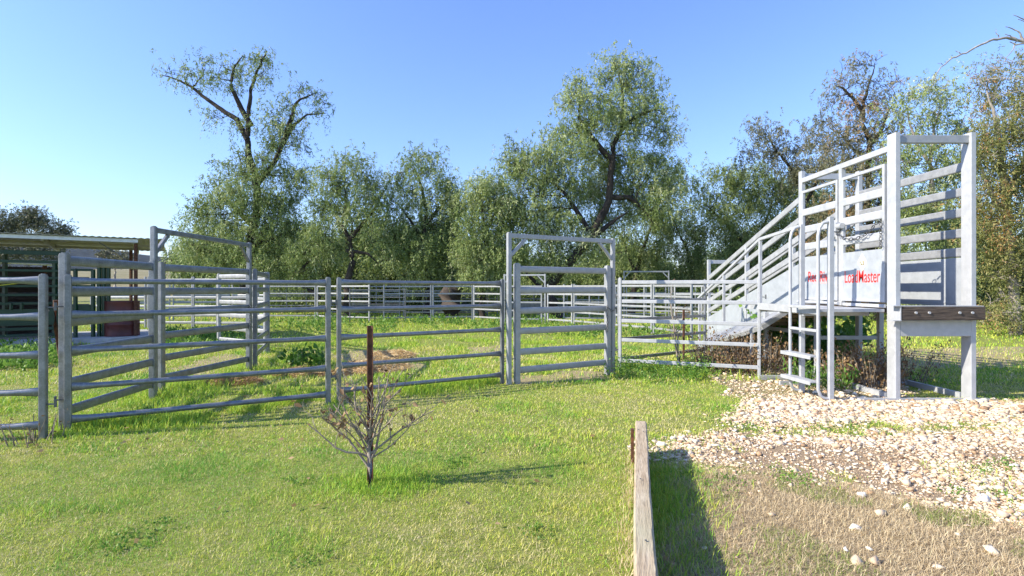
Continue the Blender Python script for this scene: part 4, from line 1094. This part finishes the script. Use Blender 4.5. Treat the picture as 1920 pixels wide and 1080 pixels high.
# bare dead tree just outside the right edge, its limb reaching into the picture
def dead_tree():
    d = 11.0; rng = np.random.default_rng(5)
    e = empty('dead_tree', (W(2040,0,d).x, d, 0), 'bleached bare limb of a dead tree reaching in at top right', 'tree')
    b = MB()
    b.tube([Vector((W(2040,0,d).x, d, -0.1)), W(2035,400,d), W(2020,200,d), W(1990,110,d), W(1950,85,d)], [0.16,0.14,0.11,0.075,0.05], 10); b.build('trunk', M['bark_dead'], e)
    def lim(pts, r0, r1):
        P = [W(x,y,d+(q[0] if q else 0)) for x,y,*q in pts]; n = len(P); b = MB()
        fp = []
        for k in range(n-1):
            for t in (0,.33,.66): fp.append(P[k].lerp(P[k+1],t)+Vector(rng.normal(0,0.008,3)))
        fp.append(P[-1]); m = len(fp)
        b.tube(fp, [r0+(r1-r0)*k/(m-1) for k in range(m)], 7); b.build('limb', M['bark_dead'], e)
    lim([(1955,88),(1915,76),(1888,70),(1862,74),(1840,84),(1812,98),(1785,110),(1765,125),(1755,140),(1749,150)], 0.032, 0.005)
    lim([(1990,110),(1950,60),(1935,44),(1920,36),(1900,28)], 0.03, 0.006)
    lim([(1935,46),(1922,40),(1908,36)], 0.012, 0.005)
    lim([(1918,77),(1912,65),(1904,55),(1885,50)], 0.022, 0.006)
    lim([(1905,72),(1895,67),(1884,64)], 0.014, 0.006)
    lim([(1874,71),(1868,62),(1867,54)], 0.010, 0.005)
    lim([(1803,101),(1796,98),(1792,95)], 0.010, 0.005)
    lim([(1907,76),(1898,92),(1886,108),(1880,125)], 0.012, 0.004)
    lim([(1930,80),(1905,84),(1893,78)], 0.02, 0.007)
    lim([(1768,122),(1762,118),(1758,119)], 0.006, 0.004)
dead_tree()

# ------------------------------------------------------------------ bare shrub with dead leaves, sapling, weeds
def twiggy(name, label, cat, base, stems, mat_t, seed, leaves=0, leafL=0.07, leafW=0.035, trunk=0.0):
    rng = np.random.default_rng(seed)
    e = empty(name, base, label, cat)
    b = MB(); tips = []
    bx, by, bz = base
    def grow(p, dirv, L, r, lvl):
        n = 6; pts = [p]; v = Vector(dirv).normalized()
        for k in range(n):
            v = (v + Vector(rng.normal(0,0.17,3)) + Vector((0,0,0.04))).normalized(); pts.append(pts[-1]+v*L/n)
        b.tube(pts, [r*(1-0.62*k/n) for k in range(n+1)], 6 if lvl < 2 else 5)
        for k in range(1, n+1): tips.append((pts[k], v))
        if lvl < 3 and L > 0.1:
            for _ in range(int(rng.integers(2,5)) if lvl < 2 else int(rng.integers(1,3))):
                k = int(rng.integers(2, n)); side = Vector(rng.normal(0,1,3)); side.z = abs(side.z)*0.6+0.2
                grow(pts[k], v*0.75+side.normalized()*0.75, L*rng.uniform(0.32,0.55), max(r*0.5*(1-0.3*k/n),0.0016), lvl+1)
    if trunk: b.tube([Vector((bx,by,bz-0.05)),Vector((bx+0.006,by,bz+trunk*0.35)),Vector((bx-0.004,by,bz+trunk*0.7)),Vector((bx+0.004,by,bz+trunk))], [0.021,0.017,0.014,0.010], 8)
    for st in stems:
        dx, dy, dz, L, r = st[:5]; up0 = st[5] if len(st) > 5 else 0
        grow(Vector((bx,by,bz+up0)), Vector((dx,dy,dz)), L, r, 0 if L > 0.4 else 1)
    b.build('branches', mat_t, e)
    if leaves:
        k = rng.choice(len(tips), leaves); P = np.array([tips[i][0] for i in k]); D = np.array([tips[i][1] for i in k])*0.3 + rng.normal(0,0.5,(leaves,3)); D[:,2] -= 0.5
        n = leaves; D = unit(D); S_ = unit(np.cross(D, rng.normal(0,1,(n,3)))); N = np.cross(D, S_)
        L = (leafL*rng.uniform(0.6,1.3,n))[:,None]; Wd = (leafW*rng.uniform(0.7,1.2,n))[:,None]
        cup = Wd*0.35
        V = np.stack([P, P+D*L*.3+S_*Wd*.5+N*cup, P+D*L*.75+S_*Wd*.4+N*cup, P+D*L, P+D*L*.75-S_*Wd*.4+N*cup, P+D*L*.3-S_*Wd*.5+N*cup, P+D*L*.3, P+D*L*.75], 1).reshape(-1,3)
        V -= np.array(base)
        o = np.arange(n)[:,None]*8
        F = np.concatenate([o+np.array([[0,1,6,6]]), o+np.array([[1,2,7,6]]), o+np.array([[2,3,7,7]]), o+np.array([[3,4,7,7]]), o+np.array([[4,5,6,7]]), o+np.array([[5,0,6,6]])])
        tri = np.concatenate([o+np.array([[0,1,6]]), o+np.array([[1,2,7]]), o+np.array([[1,7,6]]), o+np.array([[2,3,7]]), o+np.array([[3,4,7]]), o+np.array([[4,5,6]]), o+np.array([[4,6,7]]), o+np.array([[5,0,6]])])
        me = np_mesh('dead_leaves', V, tri, np.repeat(rng.uniform(0,1,n), 8), True); me.materials.append(M['dry_leaf'])
        link('dead_leaves', me, e)
    return e

twiggy('bare_shrub', 'leafless young shrub with curled brown leaves around the star picket', 'shrub', (PX+0.015, PY-0.02, 0.0),
       [(0.06,0.02,1,0.42,0.010,.38),(0.2,0.3,1,0.46,0.008,.36),(-0.3,0.1,1,0.46,0.008,.37),(-0.6,-0.3,0.9,0.45,0.007,.3),(0.1,0.1,1,0.55,0.007,.39),(0.5,-0.2,1,0.5,0.007,.38),(-0.6,0.1,1,0.52,0.010,.14),(0.7,0.0,1,0.60,0.011,.18),(-0.95,-0.1,0.8,0.50,0.009,.22),(0.9,0.1,0.75,0.56,0.009,.24),(0.4,0.3,1,0.50,0.009,.28),(-0.35,-0.3,1,0.42,0.008,.24),(0.8,-0.2,0.8,0.46,0.007,.2),(-0.7,0.4,0.9,0.44,0.008,.32),(0.85,-0.3,0.8,0.44,0.007,.34),(-0.6,0.2,0.9,0.42,0.007,.2),(0.25,-0.2,1,0.45,0.008,.36)],
       M['twig'], 8, 95, 0.05, 0.028, 0.40)
twiggy('sapling', 'thin leafless sapling with upright twigs behind the square-rail panel', 'sapling', (3.06, 9.75, 0),
       [(0.0,0,1,1.25,0.02),(-0.03,0,1,1.1,0.012),(0.06,0.02,1,1.15,0.012),(0.1,0.0,1,0.9,0.009)], M['twig'], 9, 14, 0.06, 0.03)
b = MB(); b.bar((3.13,9.72,-0.05),(3.13,9.72,1.05),0.035,0.03,(0,1,0),0.004); b.bar((3.13,9.74,-0.05),(3.13,9.74,1.05),0.008,0.05,(0,1,0))
e = empty('stake', (3.13,9.72,0), 'dark rusty steel stake beside the thin sapling', 'stake'); b.build('shaft', M['rust'], e)

def weed_mass(name, spots, seed, mat_l, label=None, cat=None, stuff=True, hgt=0.35, stems=14, rad=0.22, leafL=0.06, leafW=0.03, per=10, tintc=0.5, up=0.4, group=None):
    """leafy clumps: stems with leaves, one mesh"""
    rng = np.random.default_rng(seed); P=[];D=[];L=[];T=[]
    sb = MB()
    for (x, y, s) in spots:
        for k in range(int(stems*max(0.5,s))):
            a = rng.uniform(0,6.283); r = rad*s*math.sqrt(rng.uniform(0,1)); bx, by = x+r*math.cos(a), y+r*math.sin(a)
            h = hgt*s*rng.uniform(0.4,1.15); tilt = np.array([math.cos(a)*0.35+rng.normal(0,.15), math.sin(a)*0.35+rng.normal(0,.15), 1.0])
            z0 = float(zg(bx,by))
            if mat_l is M['dry_leaf'] or k % 3 == 0: sb.tube([(bx,by,z0-0.02),(bx+tilt[0]*h*.5,by+tilt[1]*h*.5,z0+h*.5),(bx+tilt[0]*h,by+tilt[1]*h,z0+h)], [0.005,0.004,0.002], 4)
            t = rng.uniform(0.1,1.02,per); pp = np.array([bx,by,z0]) + tilt*h*t[:,None] + rng.normal(0,0.03*s,(per,3))
            dd = rng.normal(0,0.6,(per,3)); dd[:,2] += up
            P.append(pp); D.append(dd); L.append(leafL*(0.5+0.5*s)*rng.uniform(0.6,1.3,per)); T.append(np.clip(rng.normal(tintc,0.22,per),0,1))
    P=np.concatenate(P);D=np.concatenate(D);L=np.concatenate(L);T=np.concatenate(T)
    keep = P[:,2] > 0.0; P,D,L,T=P[keep],D[keep],L[keep],T[keep]
    V,F = leaf_quads(P,D,L,L*leafW/leafL,rng)
    if stuff:
        me = np_mesh(name, V, F, np.repeat(T,4)); me.materials.append(mat_l); o = link(name, me); tag(o, label, cat, kind='stuff'); return o
    c = spots[0]; e = empty(name, (c[0],c[1],0), label, cat, group)
    me = np_mesh('leaves', V-np.array([c[0],c[1],0]), F, np.repeat(T,4)); me.materials.append(mat_l); link('leaves', me, e)
    sb.build('stems', M['twig'] if mat_l is M['dry_leaf'] else M['weed_stem'], e)
    return e
M['weed_stem'] = simple('weed_stem', (0.10,0.16,0.05), (0.18,0.22,0.08), 20, 0.7)
def GS(*l): return [(*G(px,py), s) for px,py,s in l]

weed_mass('leafy_weed', GS((572,688,1.0)), 41, M['weed_leaf'], 'broad-leaved green weed growing by the straw in the yard', 'weed', False, 0.34, 24, 0.34, 0.12, 0.07, 9, 0.35)
weed_mass('mallow_bush', [(5.75,10.4,1.6),(6.2,10.7,1.4),(5.35,10.2,1.2),(6.6,11.0,1.1)], 42, M['weed_leaf'], 'bushy green mallow weed seen under the ramp deck', 'bush', False, 0.62, 40, 0.40, 0.10, 0.075, 12, 0.45)
weed_mass('dry_weed', [(4.15,9.15,1.6),(3.75,9.35,1.5),(4.5,9.4,1.4),(3.4,9.45,1.0)], 43, M['dry_leaf'], 'brown dried weeds standing behind the right end of the square-rail panel', 'dry weed', False, 0.42, 40, 0.30, 0.045, 0.022, 16, 0.45)
weed_mass('dry_weed', [(5.15,7.7,1.2),(5.45,7.95,1.2),(4.85,7.95,0.9)], 44, M['dry_leaf'], 'brown dried weed bush between the ramp legs', 'dry weed', False, 0.52, 42, 0.26, 0.05, 0.028, 16, 0.5)
weed_mass('dry_weed', [(6.1,8.2,1.0),(5.9,8.6,0.9)], 45, M['dry_leaf'], 'thin dark dried weed right of the ramp leg brace', 'dry weed', False, 0.62, 26, 0.26, 0.04, 0.02, 14, 0.25)
weed_mass('dry_weed', [(-4.48,5.02,1.0)], 144, M['dry_leaf'], 'thin dry weed tangle at the foot of the left fence posts', 'dry weed', False, 0.22, 20, 0.22, 0.03, 0.012, 6, 0.4)
weed_mass('leafy_weed', [(4.35,7.75,1.0),(4.65,7.6,0.9),(4.45,8.0,0.9)], 46, M['weed_leaf'], 'green weed growing at the foot of the ladder', 'weed', False, 0.34, 26, 0.22, 0.09, 0.02, 10, 0.4, 0.8)
rs = np.random.default_rng(77)
sp = []
for k in range(44):
    px = rs.uniform(1140,1345); sp.append((*G(px, 698+rs.uniform(-14,14)+ (6 if px>1200 else 0)), rs.uniform(0.6,1.3)))
weed_mass('weeds', sp, 47, M['weed_leaf'], 'small green weeds massed along the square-rail panel', 'weeds', True, 0.24, 9, 0.17, 0.036, 0.020, 12, 0.6)
sp = []
for k in range(75):
    px = rs.uniform(505,1040); sp.append((*G(px, 604+rs.uniform(-4,26)*rs.uniform(0.2,1)), rs.uniform(0.4,1.3)))
for k in range(30):
    px = rs.uniform(0,110); sp.append((*G(px, 668+rs.uniform(-22,26)), rs.uniform(0.6,1.2)))
for k in range(26):
    px = rs.uniform(270,460); sp.append((*G(px, 640+rs.uniform(-16,16)), rs.uniform(0.7,1.2)))
for k in range(24):
    px = rs.uniform(1010,1280); sp.append((*G(px, 622+rs.uniform(-8,12)), rs.uniform(0.6,1.2)))
weed_mass('ground_weeds', sp, 48, M['weed_leaf'], 'green broad-leaved weeds spread over the far yard', 'weeds', True, 0.24, 12, 0.45, 0.10, 0.04, 9, 0.62, 0.7)
sp = []
for px,py,s in ((1480,895,.8),(1465,900,.6),(1500,905,.6),(1390,800,.8),(1340,790,.7),(1440,792,.7),(1550,806,.7),(1610,804,.6),(1660,812,.5),(1780,920,.5),(1840,880,.6),(1880,875,.6),(1870,930,.5),(1330,905,.9),(1300,900,.8),(1270,890,.8),(1350,915,.7),(1390,905,.6),(1900,870,.6),(1760,800,.5),(1850,750,.8),(1890,745,.8),(1790,752,.6),(250,1010,.7),(280,990,.6),(230,1020,.6),(860,865,.5),(850,870,.5),(580,1050,.5),(560,900,.5),(1010,1000,.5)):
    x,y = G(px,py); sp.append((x,y,s*0.5))
weed_mass('clover', sp, 49, M['weed_leaf'], 'low clover tufts on gravel and lawn', 'clover', True, 0.09, 40, 0.42, 0.026, 0.02, 6, 0.66)

sp = []
for k in range(230):
    X_ = rs.uniform(-19,24); Y_ = rs.uniform(31,38); sp.append((X_, Y_, rs.uniform(0.7,1.5)))
for k in range(70):
    X_ = rs.uniform(9,26); Y_ = rs.uniform(23,30); sp.append((X_, Y_, rs.uniform(0.6,1.2)))
weed_mass('shade_growth', sp, 148, M['pepper_leaf'], 'leafy growth coloured dark for the shade below the trees behind the yards', 'shade_growth', True, 1.1, 26, 0.75, 0.20, 0.09, 10, 0.15)  # leaf mass added with a low tint, painting the deep shade behind the far panels

# ------------------------------------------------------------------ straw
def straw_pile(label, cx, cy, rx, ry, h, n, seed, tint):
    rng = np.random.default_rng(seed); e = empty('straw_pile', (cx,cy,0), label, 'straw')
    a = rng.uniform(0,2*np.pi,n); r = np.sqrt(rng.uniform(0,1,n)); x = r*np.cos(a)*rx; y = r*np.sin(a)*ry
    z = h*np.maximum(0,1-r**2)*(0.4+1.2*fbm((x+cx)*3,(y+cy)*3,seed))*rng.uniform(0.55,1.05,n)+0.01
    P = np.stack([x,y,z],1); az = rng.uniform(0,2*np.pi,n); D = np.stack([np.cos(az),np.sin(az),rng.normal(0,0.3,n)],1)
    V,F = leaf_quads(P-D*0.06, D, rng.uniform(0.08,0.22,n), 0.009, rng)
    me = np_mesh('straw', V, F, np.repeat(np.clip(rng.normal(tint,0.25,n),0,1),4)); me.materials.append(M['straw']); link('straw', me, e)
    b = MB(); k = 22; vs=[(0,0,h*0.4)]; fs=[]
    for j in range(1,6):
        rr=j/5
        for i in range(k):
            t=2*math.pi*i/k; X,Y=rx*rr*math.cos(t),ry*rr*math.sin(t)
            vs.append((X,Y,h*max(0,1-rr*rr)*(0.2+0.5*float(fbm((X+cx)*3,(Y+cy)*3,seed)))-0.02))
    for i in range(k): fs.append((0,1+i,1+(i+1)%k))
    for j in range(4):
        for i in range(k): fs.append((1+j*k+i,1+(j+1)*k+i,1+(j+1)*k+(i+1)%k,1+j*k+(i+1)%k))
    b.add(vs,fs,True); b.build('core', M['straw_core'], e, local=True)
M['straw_core'] = simple('matted_straw', (0.22,0.14,0.07), (0.46,0.32,0.16), 40, 0.9, 0, 0.4)
x,y = G(705,690); straw_pile('pale straw heap behind the panel with the star picket', x, y, 0.62, 0.7, 0.18, 4200, 51, 0.6)
x,y = G(735,668); straw_pile('low straw heap at the back of the pale one', x, y, 0.5, 0.55, 0.13, 2200, 52, 0.6)
x,y = G(565,703); straw_pile('brown strewn straw in the middle of the yard, left of the pale heap', x, y, 0.75, 0.28, 0.09, 2200, 53, 0.3)
x,y = G(440,718); straw_pile('brown matted straw patch nearest the left gate frame', x, y, 0.45, 0.3, 0.13, 1500, 54, 0.2)

# ------------------------------------------------------------------ gravel stones
def stones(P, size, tint, rng, jitter=0.26, flatten=(0.3,0.62)):
    t = (1+5**0.5)/2
    B = np.array([(-1,t,0),(1,t,0),(-1,-t,0),(1,-t,0),(0,-1,t),(0,1,t),(0,-1,-t),(0,1,-t),(t,0,-1),(t,0,1),(-t,0,-1),(-t,0,1)],float); B /= np.linalg.norm(B[0])
    FB = np.array([(0,11,5),(0,5,1),(0,1,7),(0,7,10),(0,10,11),(1,5,9),(5,11,4),(11,10,2),(10,7,6),(7,1,8),(3,9,4),(3,4,2),(3,2,6),(3,6,8),(3,8,9),(4,9,5),(2,4,11),(6,2,10),(8,6,7),(9,8,1)])
    n = len(P)
    V = B[None]*(1+rng.normal(0,jitter,(n,12,1)))
    sc = np.stack([rng.uniform(0.7,1.3,n), rng.uniform(0.6,1.0,n), rng.uniform(*flatten,n)],1)*size[:,None]
    V = V*sc[:,None,:]
    a = rng.uniform(0,2*np.pi,n); c,s = np.cos(a),np.sin(a)
    tl = rng.normal(0,0.3,n); ct,st = np.cos(tl),np.sin(tl)
    x,y,z = V[...,0],V[...,1],V[...,2]
    y,z = y*ct[:,None]-z*st[:,None], y*st[:,None]+z*ct[:,None]
    V = np.stack([x*c[:,None]-y*s[:,None], x*s[:,None]+y*c[:,None], z],-1) + P[:,None,:]
    F = (FB[None]+12*np.arange(n)[:,None,None]).reshape(-1,3)
    return V.reshape(-1,3), F, np.repeat(tint,12)

def gravel():
    rng = np.random.default_rng(61)
    n = 270000; x = rng.uniform(0.9,9.5,n); y = rng.uniform(2.9,7.2,n)
    dens = np.clip((fbm(x*1.5,y*1.5,70)-0.32)*4.2,0.2,0.88)
    k = m_gravel(x,y) & (rng.uniform(0,1,n) < dens*0.95) & (x < y*1.15+0.4)
    x2 = rng.uniform(2.5,6.5,9000); y2 = rng.uniform(6.6,9.8,9000); k2 = m_under(x2,y2)
    x3 = rng.uniform(0.8,5.5,2500); y3 = rng.uniform(2.4,6.6,2500); k3 = (x3 > 0.2295*y3+0.14) & (m_dry(x3,y3)) & (rng.uniform(0,1,2500) < 0.14)
    x = np.concatenate([x[k],x2[k2],x3[k3]]); y = np.concatenate([y[k],y2[k2],y3[k3]])
    print('stones', len(x))
    size = np.clip(rng.lognormal(math.log(0.0078),0.6,len(x)),0.005,0.04)
    size *= np.clip(y/5.2,0.85,1.3)
    P = np.stack([x,y,zg(x,y)+size*0.35],1)
    V,F,T = stones(P,size,np.clip(rng.beta(1.35,1.35,len(x)),0,1),rng)
    me = np_mesh('gravel', V, F, T); me.materials.append(M['stone'])
    tag(link('gravel', me), 'pale quartz gravel spread in front of the ramp', 'gravel', kind='stuff')
    spots = [(1240,838,.05,.95),(1262,826,.035,.9),(1552,829,.05,.9),(1590,845,.03,1),(1615,932,.04,1),(1650,968,.045,.5),(1607,994,.04,.95),(1700,955,.03,.9),(1845,938,.05,1),(1700,910,.05,.6),(1660,905,.04,.7),(1605,1058,.034,.35),(1640,1058,.04,.3),(1860,1040,.05,.75),(1880,965,.05,.4),(1490,885,.03,.4),(1586,1034,.022,1),(1630,1033,.022,.95),(1795,1003,.02,.8),(1480,822,.035,.9),(1450,806,.03,.9),(1330,842,.03,.6)]
    proto = []
    for j in range(4):
        r2 = np.random.default_rng(200+j); V,F,T = stones(np.zeros((1,3)), np.ones(1), np.full(1,0.0), r2, 0.27, (0.4,0.6)); proto.append((V,F))
    for j,(px,py,s,t) in enumerate(spots):
        V,F = proto[j % 4]; x,y = G(px,py)
        me = np_mesh('stone', V*s, F, np.full(len(V), t)); me.materials.append(M['stone'])
        o = link('stone', me); o.location = (x,y,float(zg(x,y))+s*0.3); o.rotation_euler = (0,0,j*1.7)
        tag(o, 'larger loose quartz stone lying on gravel or dry grass', 'stone', 'larger loose stones by the gravel')
gravel()

# ------------------------------------------------------------------ grass
def blades(x, y, h, wd, tint, rng, lean=0.55):
    n = len(x); z = zg(x,y)
    a = rng.uniform(0,2*np.pi,n); l = np.abs(rng.normal(0,lean,n))+0.1
    d = np.stack([np.cos(a)*l, np.sin(a)*l, np.ones(n)],1); d = unit(d)
    s = np.stack([-np.sin(a),np.cos(a),np.zeros(n)],1)
    tw = rng.normal(0,0.8,n)[:,None]; s = unit(s+np.stack([np.cos(a),np.sin(a),np.zeros(n)],1)*tw)
    P = np.stack([x,y,z-0.004],1); H = h[:,None]; Wd = wd[:,None]
    b2 = d.copy(); b2[:,2] *= 0.55; b2 = unit(b2)
    m = P+d*H*0.55
    V = np.stack([P-s*Wd/2, P+s*Wd/2, m+s*Wd*0.4, m-s*Wd*0.4, m+b2*H*0.5],1).reshape(-1,3)
    o = 5*np.arange(n)[:,None]
    F4 = o+np.array([[0,1,2,3]]); F3 = o+np.array([[3,2,4]])
    F = np.concatenate([np.concatenate([o+np.array([[0,1,2]]), o+np.array([[0,2,3]])]), F3])
    return V, F, np.repeat(tint,5)

def lawn_tint(x, y, rng):
    t = 0.61 + (fbm(x*0.7,y*0.7,80)-0.5)*1.1 + (fbm(x*3.5,y*3.5,81)-0.5)*0.8 + (vnoise(x*11,y*11,82)-0.5)*0.25 + rng.normal(0,0.2,len(x))
    t = np.where(rng.uniform(0,1,len(x)) < 0.20, rng.uniform(0.0,0.25,len(x)), t)
    return np.clip(t,0,1)

def grass():
    rng = np.random.default_rng(90)
    def field(n, x0, x1, y0, y1):
        x = rng.uniform(x0,x1,n); y = rng.uniform(y0,y1,n); k = np.abs(x) < y*1.08+1.0; return x[k], y[k]
    def sl(x, y): return (x > 0.2295*y-0.01) & (x < 0.2295*y+0.115) & (y < 4.7)
    Vs,Fs,Ts = [],[],[]; off = 0
    def put(v,f,t):
        nonlocal off
        Vs.append(v); Fs.append(f+off); Ts.append(t); off += len(v)
    # mown lawn, near to far
    for (n,y0,y1,h,wd) in ((560000,2.4,4.6,0.022,0.0029),(330000,4.6,8.0,0.026,0.0055),(150000,8.0,13.0,0.05,0.011)):
        x,y = field(n,-13,12,y0,y1)
        k = ~(m_gravel(x,y)|m_dry(x,y)|m_under(x,y)|sl(x,y)); k &= ~(m_bare(x,y) & (rng.uniform(0,1,len(x))<0.8))
        x,y = x[k],y[k]
        cl = fbm(x*2.3,y*2.3,85); tall = np.clip((cl-0.55)*5,0,1)
        hh = h*rng.uniform(0.45,1.5,len(x))*(1+0.8*tall)
        t = lawn_tint(x,y,rng); t = np.clip(t+tall*0.18,0,1)
        # rank bright grass under and behind the round-rail fence
        put(*blades(x,y,hh,wd*rng.uniform(0.7,1.3,len(x)),t,rng,1.0))
    # rank grass along fence feet
    segs = [(PA0,PA1,5000,0.09,0.15),(PB0,PB1,12000,0.10,0.32),(PC0,PC1,7000,0.12,0.2),(PD0,PD1,6000,0.16,0.25),((-4.6,5.5),(-4.75,9.7),5000,0.12,0.3)]
    for a,b_,n,h,sp_ in segs:
        t = rng.uniform(0,1,n); x = a[0]+(b_[0]-a[0])*t+rng.normal(0,sp_,n); y = a[1]+(b_[1]-a[1])*t+rng.normal(0.12,sp_,n)
        c = fbm(x*1.6,y*1.6,95); k = c > 0.42; x,y,c = x[k],y[k],c[k]
        put(*blades(x,y,h*rng.uniform(0.4,1.3,len(x))*np.clip((c-0.35)*4,0.3,1.2),np.full(len(x),0.007),np.clip(rng.normal(0.72,0.14,len(x)),0,1),rng,0.5))
    n = 90000; x = rng.uniform(-6.5,2.5,n); y = rng.uniform(6.0,16.5,n)
    c = fbm(x*1.5,y*1.5,120); k = (c > 0.56) & (y > 8.6+0.57*x) & ~m_bare(x,y); x,y,c = x[k],y[k],c[k]
    put(*blades(x,y,0.09*rng.uniform(0.4,1.3,len(x))*np.clip((c-0.5)*6,0.3,1.2),np.full(len(x),0.010),np.clip(rng.normal(0.74,0.16,len(x)),0,1),rng,0.6))
    # tall tuft around the shrub
    n = 3500; x = PX+rng.normal(0.08,0.22,n); y = PY+rng.normal(0.06,0.16,n)
    put(*blades(x,y,0.055*rng.uniform(0.4,1.3,n),np.full(n,0.004),np.clip(rng.normal(0.78,0.14,n),0,1),rng))
    # far yard and beyond
    for (n,y0,y1,h,wd) in ((120000,13,22,0.085,0.02),(60000,22,45,0.13,0.045)):
        x,y = field(n,-46,46,y0,y1)
        c = fbm(x*0.7,y*0.7,99); k = (rng.uniform(0,1,len(x)) < np.clip(c*1.8-0.2,0.1,1)); x,y,c = x[k],y[k],c[k]
        put(*blades(x,y,h*rng.uniform(0.4,1.2,len(x))*(0.5+c),np.full(len(x),wd),np.clip(rng.normal(0.62,0.2,len(x)),0,1),rng,0.6))
    # green blades on the gravel side
    n = 60000; x = rng.uniform(0.5,9,n); y = rng.uniform(2.4,7.2,n)
    c = fbm(x*1.7,y*1.7,103); k = (m_gravel(x,y)|m_under(x,y)) & (c > 0.60) & (rng.uniform(0,1,n) < 0.8); x,y = x[k],y[k]
    put(*blades(x,y,0.045*rng.uniform(0.4,1.3,len(x)),np.full(len(x),0.004),np.clip(rng.normal(0.68,0.2,len(x)),0,1),rng,0.7))
    n = 16000; t = rng.uniform(0,4.7,n); x = 0.2295*t+0.11+np.abs(rng.normal(0,0.2,n)); y = t; k = (y > 2.2) & ~((y>4.25)&(rng.uniform(0,1,n)<.9)) & (rng.uniform(0,1,n) < np.clip((y-2.3)/1.3,0.25,1)); x,y = x[k],y[k]
    put(*blades(x,y,0.07*rng.uniform(0.3,1.3,len(x)),np.full(len(x),0.004),np.clip(rng.normal(0.7,0.2,len(x)),0,1),rng,0.6))
    me = np_mesh('grass', np.concatenate(Vs), np.concatenate(Fs), np.concatenate(Ts)); me.materials.append(M['grass'])
    tag(link('grass', me), 'short green and straw coloured grass of lawn and yards', 'grass', kind='stuff')
    # dry grass right of the sleeper and on its lawn side edge
    n = 230000; x = rng.uniform(0.3,6,n); y = rng.uniform(2.1,5.0,n); k = m_dry(x,y) & ~sl(x,y) & (x < y*1.05); x,y = x[k],y[k]
    c = fbm(x*2.6,y*2.6,110)
    t = np.clip(rng.normal(0.5,0.2,len(x)),0,0.85); t = np.where((fbm(x*1.9,y*1.9,111) > 0.6) & (rng.uniform(0,1,len(x))<.5),1.0,t)
    v,f,tt = blades(x,y,0.042*rng.uniform(0.3,1.5,len(x))*(0.4+1.2*c),np.full(len(x),0.0027),t,rng,1.6)
    n2 = 600; t2 = rng.uniform(2.2,4.65,n2); x2 = 0.2295*t2-np.abs(rng.normal(0,0.05,n2))-0.012
    v2,f2,tt2 = blades(x2,t2,0.07*rng.uniform(0.3,1.2,n2),np.full(n2,0.0032),np.clip(rng.normal(0.6,0.2,n2),0,1),rng,0.5)
    me = np_mesh('dry_grass', np.concatenate([v,v2]), np.concatenate([f,f2+len(v)]), np.concatenate([tt,tt2])); me.materials.append(M['dry_grass'])
    tag(link('dry_grass', me), 'dry tan grass beside the timber sleeper', 'dry grass', kind='stuff')
    # fallen leaves
    n = 75; x = rng.uniform(-4.5,1.0,n); y = rng.uniform(2.8,8,n); k = np.abs(x) < y; x,y = x[k],y[k]
    P = np.stack([x,y,zg(x,y)+0.03],1); D = rng.normal(0,1,(len(x),3)); D[:,2] *= 0.3
    V,F = leaf_quads(P,D,rng.uniform(0.03,0.06,len(x)),0.03,rng)
    me = np_mesh('fallen_leaves', V, F, np.repeat(rng.uniform(0.65,1,len(x)),4)); me.materials.append(M['dry_leaf'])
    tag(link('fallen_leaves', me), 'scattered dead brown leaves on the lawn', 'fallen leaves', kind='stuff')
grass()

# ------------------------------------------------------------------ dark stump and log under the trees
def stump():
    b = MB(); c = W(845,590,25.5); c.z = 0
    e = empty('tree_stump', tuple(c), 'thick dark stump behind the far fence', 'stump')
    rng = np.random.default_rng(3); pts = [c+Vector((0,0,-0.1)), c+Vector((0.05,0,0.5)), c+Vector((-0.05,0.1,1.1)), c+Vector((0.1,0,1.5))]
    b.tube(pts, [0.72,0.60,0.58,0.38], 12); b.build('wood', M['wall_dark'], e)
    b = MB(); b.tube([c+Vector((0,0,1.2)), c+Vector((0.6,0.1,1.7)), c+Vector((1.0,0.2,1.75))], [0.2,0.14,0.08], 8); b.build('broken_limb', M['bark'], e)
stump()
b = MB(); e = empty('feed_trough', (0.75,25.5,0), 'dark feed trough behind the far gate', 'trough')
b.bar((-0.1,25.5,0.66),(1.6,25.5,0.66),0.6,0.3); b.build('tub', M['dark_steel'], e)
for x in (0.1,1.4):
    b = MB(); b.bar((x,25.5,0),(x,25.5,0.51),0.4,0.08,(0,1,0)); b.build('leg', M['dark_steel'], e)

# ------------------------------------------------------------------ distance haze
def haze():
    b = MB(); b.box(-2300, 2300, -90, 2100, -7, 125)
    m = bpy.data.materials.new('thin_air'); m.use_nodes = True; n = m.node_tree; n.nodes.clear()
    o = n.nodes.new('ShaderNodeOutputMaterial'); v = n.nodes.new('ShaderNodeVolumePrincipled')
    v.inputs['Color'].default_value = (0.75, 0.86, 1.0, 1); v.inputs['Density'].default_value = 0.00008
    n.links.new(v.outputs[0], o.inputs['Volume'])
    tag(b.build('haze', m), 'thin pale air that fades the distant hills', 'haze', kind='stuff')
haze()
